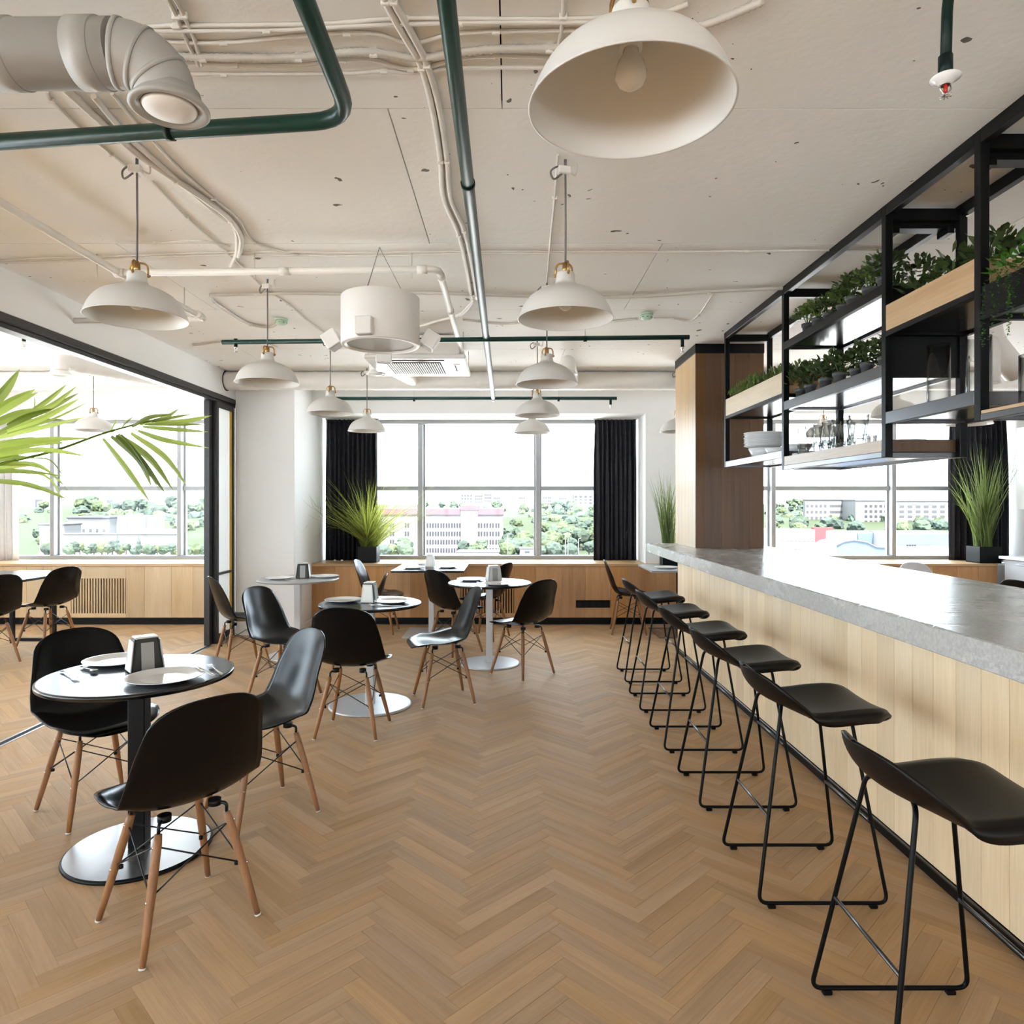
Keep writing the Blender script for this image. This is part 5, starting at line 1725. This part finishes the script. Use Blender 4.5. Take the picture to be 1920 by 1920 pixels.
L1 = [((945, 770), (975, 715), (1010, 662), 5), ((1040, 742), (1085, 690), (1148, 640), 5), ((1130, 735), (1270, 655), (1490, 622), 11), ((1200, 715), (1400, 660), (1530, 580), 11), ((1300, 690), (1470, 655), (1640, 625), 8),
      ((1330, 692), (1560, 690), (1815, 636), 14), ((1240, 715), (1500, 712), (1760, 716), 9), ((1220, 732), (1480, 755), (1785, 776), 12), ((1180, 768), (1400, 845), (1790, 915), 9), ((1120, 788), (1400, 985), (1602, 1240), 11),
      ((1010, 802), (1280, 1010), (1488, 1282), 13), ((990, 812), (1200, 1030), (1418, 1305), 15), ((950, 815), (1180, 1010), (1302, 1250), 12), ((880, 835), (1090, 1110), (1292, 1388), 11), ((1040, 800), (1170, 960), (1370, 1280), 6)]
for i, (a, b, c, w_) in enumerate(L1):
    leaflet(Q(*a, 3.05) - PO, Q(*b, 3.02 - .05 * (i % 3)) - PO, Q(*c, 3.0 - .1 * (i % 4)) - PO, w_ * (.0008 if i < 8 else .0013), i).build('leaflet', M['leaf_palm'], fr[0])
L2 = [((-160, 640), (20, 440), (168, 240), 36), ((-200, 740), (40, 550), (308, 408), 34), ((-200, 730), (60, 560), (326, 436), 30), ((150, 680), (400, 510), (570, 370), 18), ((140, 660), (420, 560), (657, 386), 20), ((120, 700), (420, 575), (672, 444), 20),
      ((-160, 760), (140, 630), (460, 580), 30), ((60, 770), (380, 650), (682, 490), 22), ((60, 790), (420, 680), (745, 526), 9), ((-100, 830), (200, 700), (545, 668), 22), ((292, 600), (296, 540), (296, 475), 6), ((-160, 850), (260, 760), (752, 645), 20), ((60, 720), (250, 640), (470, 575), 22)]
L3 = [((-120, 920), (300, 850), (770, 830), 22), ((-140, 970), (300, 880), (560, 870), 20), ((-160, 1000), (340, 930), (752, 985), 20), ((-120, 1010), (100, 960), (340, 930), 24), ((-140, 1060), (300, 1050), (540, 1230), 12), ((-100, 1060), (340, 1080), (610, 1288), 10),
      ((-140, 1120), (200, 1110), (560, 1160), 12), ((-160, 1190), (240, 1230), (588, 1356), 20), ((-120, 1090), (380, 1150), (560, 1410), 10), ((-160, 1030), (60, 1000), (240, 990), 24), ((-120, 1130), (100, 1110), (330, 1140), 18), ((-150, 1080), (80, 1070), (280, 1060), 24), ((250, 1000), (430, 1020), (560, 1180), 6), ((-150, 900), (80, 870), (300, 820), 24)]
for j, LL in enumerate((L2, L3)):
    for i, (a, b, c, w_) in enumerate(LL):
        d = 2.72 + .05 * ((i * 7) % 6)
        leaflet(Q(*a, d) - PO, Q(*b, d + .03) - PO, Q(*c, d + .05) - PO, w_ * .00055, 50 + i).build('leaflet', M['leaf_palm'], fr[j + 1])

# ------------------------------------------------------------------ kitchen side
o = thing('base_cabinets', 'pale grey kitchen base cabinets at the right edge beyond the bar', 'cabinet', (0, 0, 0))
MB().box(5.86, 6.39, 4.0, 8.2, .0, .80, .003).build('carcass', M['cab'], o)
for k in range(7):
    y0 = 4.02 + k * .597
    d = MB().box(5.842, 5.862, y0, y0 + .593, .09, .792, .002).build('door', M['cab'], o)
    MB().box(5.825, 5.842, y0 + .1, y0 + .4, .745, .757, .002).build('handle', M['silver'], d)
for k in range(1):
    d = MB().box(5.87, 6.37, 8.2, 8.212, .09, .792, .002).build('side_panel', M['cab'], o)
tag(MB().box(5.80, 6.39, 3.98, 8.24, .801, .835, .004).build('counter_top', M['cab_w'], None), 'thin white worktop on the grey kitchen cabinets', 'worktop')
o = thing('wall_cabinet', 'bright white wall cabinet above the grey cabinets at the right edge', 'cabinet', (0, 0, 0))
MB().box(6.06, 6.39, 4.4, 8.28, 1.38, 2.36, .003).build('carcass', M['cab_w'], o)
for k in range(6): MB().box(6.045, 6.06, 4.42 + k * .643, 4.42 + k * .643 + .639, 1.385, 2.355, .002).build('door', M['cab_w'], o)
# small thing on the middle sill
for k, (u, v) in enumerate(((628, 1050), (641, 1051))):
    q = PX(u, v, 8.7)
    o = MB().lathe([(0, 0), (.012, 0), (.017, .008), (.012, .018), (0, .022)], 14).build('tealight', M['china'], None, (q.x, 8.7, ZS - .012))
    tag(o, 'tiny white tealight on the sill under the dark curtain, %s of two' % ('left', 'right')[k], 'candle', 'tealights on the sill')

# ------------------------------------------------------------------ the city outside


def gz(y): return -22 + 19 * sm(240, 720, y) + 3 * sm(700, 1500, y)


def tone(name, col): return pm(name, col, .9, var=.06, scale=.2, spec=.1)


M['grass'] = tone('far_lawn', (.018, .0235, .0105))
M['b_white'] = tone('pale_render', (.115, .112, .11))
M['b_pink'] = tone('pink_roof', (.085, .045, .05))
M['b_grey'] = tone('grey_facade', (.045, .045, .048))
M['b_far'] = tone('far_facade', (.082, .078, .082))
M['b_red'] = tone('red_cladding', (.10, .028, .03))
M['b_blue'] = tone('blue_cladding', (.048, .066, .098))
M['b_win'] = tone('far_window_glass', (.028, .028, .032))
M['tree1'] = pm('tree_crown_mid', (.027, .037, .025), .9, var=.2, scale=.7, rand=.3, spec=.1)  # crown greens desaturated: distance haze is put into these colours
M['tree2'] = pm('tree_crown_dark', (.024, .033, .026), .9, var=.2, scale=.7, rand=.3, spec=.1)
M['tree3'] = pm('tree_crown_light', (.036, .046, .024), .9, var=.2, scale=.7, rand=.25, spec=.1)
M['trunk'] = tone('far_trunk', (.03, .025, .022))
M['yard'] = tone('pale_paving', (.5, .485, .46))  # unseen near ground, made pale to bounce daylight onto the ceiling
go = struct('ground')
vs = []; ys = [9.6, 60, 160, 240, 320, 400, 480, 560, 640, 720, 900, 1200, 1600, 2400]
for y in ys:
    wd = max(60, y * 1.3)
    for k in range(9): vs.append((lerp(-wd, wd, k / 8), y, gz(y)))
fs = [(i * 9 + k, i * 9 + k + 1, (i + 1) * 9 + k + 1, (i + 1) * 9 + k) for i in range(len(ys) - 1) for k in range(8)]
MB().add(vs, fs[24:], True).build('terrain', M['grass'], go)
MB().add(vs, fs[:24], True).build('paved_yards', M['yard'], go)
for sx in (-1, 1): MB().box(sx * 9, sx * 240, -200, 9.6, -23, -22).build('paved_yards', M['yard'], go)


def block(label, u0, u1, v0, y, depth, mat, roof=None, roofh=0, name='building', group=None):
    x0, x1, zt = PX(u0, v0, y).x, PX(u1, v0, y).x, PX(u0, v0, y).z
    zb = gz(y) - 2
    o = thing(name, label, 'building', (x0, y, zb), 0, group)
    MB().box(0, x1 - x0, 0, depth, 0, zt - zb).build('walls', M[mat], o)
    if roof: MB().box(-.4, x1 - x0 + .4, -.5, depth + .5, zt - zb, zt - zb + roofh, .2).build('roof', M[roof], o)
    return o, x1 - x0, zt - zb


def windows(o, w_, h, rows, cols, z0, z1, x0, x1, ww, wh, mat='b_win', skip=None, pair=0):
    me_ = MB().box(-ww / 2, ww / 2, -.12, .05, -wh / 2, wh / 2).mesh('window', M[mat])
    for r_ in range(rows):
        for c in range(cols):
            if skip and skip(r_, c): continue
            x = lerp(x0, x1, (c + .5) / cols); z = lerp(z1, z0, (r_ + .5) / rows)
            for k in ((-1, 1) if pair else (0,)):
                link('window', me_, o, (x + k * pair, 0, z))


o, w_, h = block('long white five storey block with pink roof in the middle window', 715, 943, 966, 300, 14, 'b_white', 'b_pink', 3.0)
windows(o, w_, h, 4, 7, h - 17.0, h - 2.6, 79 * .2308, 150 * .2308, .72, 1.9, pair=.55)
windows(o, w_, h, 4, 4, h - 17.0, h - 2.6, 180 * .2308, 223 * .2308, .72, 1.9, pair=.55)
windows(o, w_, h, 1, 6, h - 20.2, h - 18.6, 84 * .2308, 148 * .2308, 1.2, 1.0)
windows(o, w_, h, 4, 2, h - 17.0, h - 2.6, 6 * .2308, 62 * .2308, .72, 1.9, pair=.55)
MB().box(149 * .2308, 181 * .2308, -1.2, 12, 0, h + 4.0).build('stair_tower', M['b_white'], o)
MB().box(148 * .2308, 182 * .2308, -1.4, 12.4, h + 2.0, h + 4.4, .2).build('tower_roof', M['b_pink'], o)
o, w_, h = block('low white house end between the trees at the left of the middle window', 738, 752, 1018, 250, 8, 'b_white')
windows(o, w_, h, 1, 1, h - 3, h - 1, .5, w_ - .5, .8, .8)
o, w_, h = block('low white garage with pitched grey roof below the woods', 975, 1002, 1030, 235, 6, 'b_white', 'b_grey', .6)
windows(o, w_, h, 1, 1, h - 1.6, h - .4, w_ * .3, w_ * .7, 1.6, .6)
o, w_, h = block('very low white shed in front of the pink roofed block', 858, 935, 1036, 228, 8, 'b_white', 'b_grey', .5)
for i, (u0, u1, v0, y) in enumerate(((864, 886, 925, 900), (890, 905, 926, 930), (908, 922, 924, 960), (925, 938, 930, 940), (972, 985, 930, 990), (1018, 1034, 929, 900), (1050, 1062, 931, 940), (1075, 1112, 927, 880))):
    o, w_, h = block('pale far high-rise on the skyline in the middle window', u0, u1, v0, y, 15, 'b_far', group='far skyline blocks')
    windows(o, w_, h, 3, 4, h - 13, h - 1, 0, w_, w_ * .12, 1.6, 'b_grey')
# right window
o, w_, h = block('grey stepped apartment block behind trees in the right window', 1510, 1602, 938, 520, 4, 'b_white', 'b_grey', .8)
windows(o, w_, h, 4, 8, h - 20, h - 2, w_ * .5, w_, 2.6, 1.7, 'b_grey'); windows(o, w_, h, 4, 5, h - 20, h - 2, 0, w_ * .45, 1.8, 1.9, 'b_grey')
o, w_, h = block('white apartment block left of the mullion in the right window', 1604, 1665, 939, 500, 20, 'b_white', 'b_grey', .5)
windows(o, w_, h, 4, 5, h - 17, h - 2, w_ * .25, w_, 2.0, 1.9)
o, w_, h = block('white apartment block with balcony bands right of the mullion', 1668, 1790, 940, 500, 20, 'b_white', 'b_grey', .5)
windows(o, w_, h, 5, 8, h - 20, h - 2, 0, w_, 3.4, 1.8, 'b_grey')
o, w_, h = block('low glazed pavilion with pale bays in the right window', 1440, 1528, 993, 210, 12, 'b_white')
windows(o, w_, h, 2, 11, h - 6.2, h - 1, 0, w_, 1.0, 2.2, 'b_far')
o, w_, h = block('red clad box building in the right window', 1526, 1562, 989, 230, 2, 'b_red')
windows(o, w_, h, 1, 1, h - 5.5, h - 4.2, w_ * .2, w_ * .8, 1.4, .8, 'b_grey')
o, w_, h = block('blue and white warehouse behind the mullion', 1586, 1690, 998, 190, 12, 'b_white')
MB().box(w_ * .21, w_ * .53, -.4, .1, 0, h - .3).build('blue_cladding', M['b_blue'], o)
o, w_, h = block('long blue warehouse right of the mullion', 1674, 1800, 998, 180, 12, 'b_white')
MB().box(0, w_, -.4, .1, h - 3.2, h - .5).build('blue_cladding', M['b_blue'], o)
windows(o, w_, h, 1, 4, h - 3.6, h - 3.1, w_ * .2, w_ * .35, .35, .5)
# curved blue roof hall
x0, x1 = PX(1568, 1040, 120).x, PX(1662, 1040, 120).x
o = thing('building', 'pale blue hall with a wavy arched front below the warehouses', 'building', (x0, 120, gz(120) - 2))
W = x1 - x0; zb = gz(120) - 2
top = [(t * W, PX(0, v, 120).z - zb) for t, v in ((0, 1025), (.15, 1017), (.35, 1014), (.6, 1018), (.8, 1027), (1, 1028))]
vs = [(x, yy, z) for yy in (0, 9) for x, z in top] + [(x, yy, 0) for yy in (0, 9) for x, z in top]
n = 6; fs = []
for k in range(n - 1):
    fs += [(k, 2 * n + k, 2 * n + k + 1, k + 1), (n + k, n + k + 1, 3 * n + k + 1, 3 * n + k), (k, k + 1, n + k + 1, n + k)]
MB().add(vs, fs).build('front', M['b_blue'], o)
MB().box(-2.0, 0, -.2, 9, 0, top[0][1] + .2).build('white_wing', M['b_white'], o)
m = MB(); m.tube([(x, -.05, z + .1) for x, z in top], .16, 6); m.build('roof_edge', M['b_grey'], o)
# left window
o, w_, h = block('white ribbed office block in the window of the glazed-off room', 203, 272, 967, 280, 16, 'b_white')
me_ = MB().box(-.28, .28, -.2, .05, 0, 6.2).mesh('window', M['b_far'])
for k in range(15): link('window', me_, o, ((k + .5) * w_ / 15, 0, h - 7.0))
o, w_, h = block('white hall with vaulted roof left of the ribbed office block', 127, 205, 972, 275, 14, 'b_white', 'b_grey', .8)
windows(o, w_, h, 1, 4, h - 6, h - 3.6, w_ * .3, w_ * .95, 1.0, 1.2, 'b_grey')
o, w_, h = block('white house with dark eaves at the far left window', 74, 120, 985, 250, 10, 'b_white', 'b_grey', .7)
windows(o, w_, h, 2, 2, h - 5.5, h - .8, w_ * .3, w_ * .95, .9, 1.0)
o, w_, h = block('long low white boundary wall in the left window', 120, 345, 1003, 225, 1.2, 'b_white', 'b_grey', .5, name='garden_wall'); o['category'] = 'wall'
o, w_, h = block('flat white shed roof before the woods in the left window', 245, 312, 993, 262, 9, 'b_white')
for i, (u0, u1, v0, y) in enumerate(((40, 66, 936, 900), (70, 100, 940, 880), (140, 170, 934, 950), (180, 200, 937, 930), (235, 262, 935, 960))):
    block('pale far block on the skyline in the left window', u0, u1, v0, y, 15, 'b_far', group='far skyline blocks on the left')

# trees: lumpy crowns, each tree its own object


def crown_mesh(name, seed, mat, kind=0):
    bm = bmesh.new()
    bmesh.ops.create_icosphere(bm, subdivisions=3, radius=1.0)
    for v in bm.verts:
        n_ = noise.noise(v.co * 1.6 + Vector((seed * 7.1, 0, 0))) * .32 + noise.noise(v.co * 4.2 + Vector((0, seed * 3.3, 0))) * .22 + noise.noise(v.co * 9 + Vector((0, 0, seed))) * .10
        v.co *= 1 + n_
        if kind == 1:
            t = (v.co.z + 1) / 2; k = max(.06, 1.05 - t) * (1 + .25 * math.sin(t * 22)); v.co.x *= .62 * k; v.co.y *= .62 * k; v.co.z *= 1.3
        else: v.co.z *= .92
    me_ = bpy.data.meshes.new(name); bm.to_mesh(me_); bm.free(); me_.materials.append(M[mat])
    return me_


CM = [crown_mesh('crown', i, ('tree1', 'tree2', 'tree3')[i % 3]) for i in range(6)]
CF = crown_mesh('crown', 9, 'tree2', 1)
TR = MB().tube([(0, 0, -2.4), (0, 0, 0)], [.16, .08], 8).mesh('trunk', M['trunk'])


def tree(u, v, y, rpx, label, group, kind, seed):
    p = PX(u, v, y); r_ = rpx * y / F
    o = thing('tree', label, 'tree', p, seed * 1.3, group)
    link('crown', kind, o).scale = (r_, r_, r_)
    t = link('trunk', TR, o); t.scale = (r_, r_, max(r_, (p.z - gz(y)) / 2.4))
    return o


rt = random.Random(21)


def wood_patch(n, u0, u1, v0, v1, label, group, r0=6, r1=9, kinds=(0, 1, 2, 3, 4, 5)):
    for k in range(n):
        v = lerp(v0, v1, (k + rt.random()) / n); u = rt.uniform(u0, u1)
        y = lerp(640, 240, sm(940, 1035, v))
        tree(u, v, y, rt.uniform(r0, r1) * lerp(.8, 1.35, sm(940, 1035, v)), label, group, CM[rt.choice(kinds)], k)


wood_patch(95, 948, 1125, 944, 1036, 'leafy tree of the woods at the right of the middle window', 'woods in the middle window', 8, 12)
wood_patch(16, 795, 950, 943, 956, 'leafy tree behind the pink roofed block', 'woods behind the pink roofed block', 6, 8)
wood_patch(8, 716, 775, 1018, 1038, 'leafy tree at the foot of the white block, left', 'trees before the white block', 7, 10)
wood_patch(5, 868, 915, 1020, 1034, 'leafy tree at the foot of the stair tower', 'trees at the stair tower', 6, 9)
wood_patch(55, 1440, 1770, 958, 992, 'leafy tree in the right window before the apartment blocks', 'trees in the right window', 9, 14)
wood_patch(15, 1440, 1512, 938, 960, 'leafy tree on the hillside at the left of the right window', 'hillside trees in the right window', 6, 8)
wood_patch(62, 150, 400, 940, 992, 'leafy tree on the hillside in the left window', 'hillside trees in the left window', 11, 16)
wood_patch(14, 36, 110, 945, 1035, 'tree seen beside the pale curtain in the left window', 'trees beside the pale curtain', 7, 10)
for k in range(22):
    u = 128 + k * 12 + rt.uniform(-4, 4)
    if u > 390: break
    tree(u, 1030 + rt.uniform(-6, 4), 205 + k, rt.uniform(8, 12), 'bushy young tree before the boundary wall in the left window', 'young trees before the boundary wall', CM[k % 6], k)
for u, v, rp in ((220, 1018, 11), (260, 1020, 12)):
    tree(u, v, 200, rp, 'slender conifer before the boundary wall, %s of two' % ('left' if u < 240 else 'right'), 'conifers before the boundary wall', CF, u)
for k, (u, v0, v1) in enumerate(((952, 1002, 1040), (1060, 1000, 1040), (1065, 1003, 1040), (1085, 1010, 1040))):
    p0, p1 = PX(u, v0, 232), PX(u, v1, 232)
    o = thing('lamp_post', 'thin pale lamp post at the edge of the woods, %s from the left' % om[k], 'lamp post', (p0.x, 232, gz(232)), 0, 'far lamp posts')
    MB().tube([(0, 0, 0), (0, 0, p0.z - gz(232))], .11, 6).build('post', M['b_far'], o)
    MB().tube([(0, 0, p0.z - gz(232)), (.9, 0, p0.z - gz(232) + .2)], .12, 6).build('arm', M['b_far'], o)
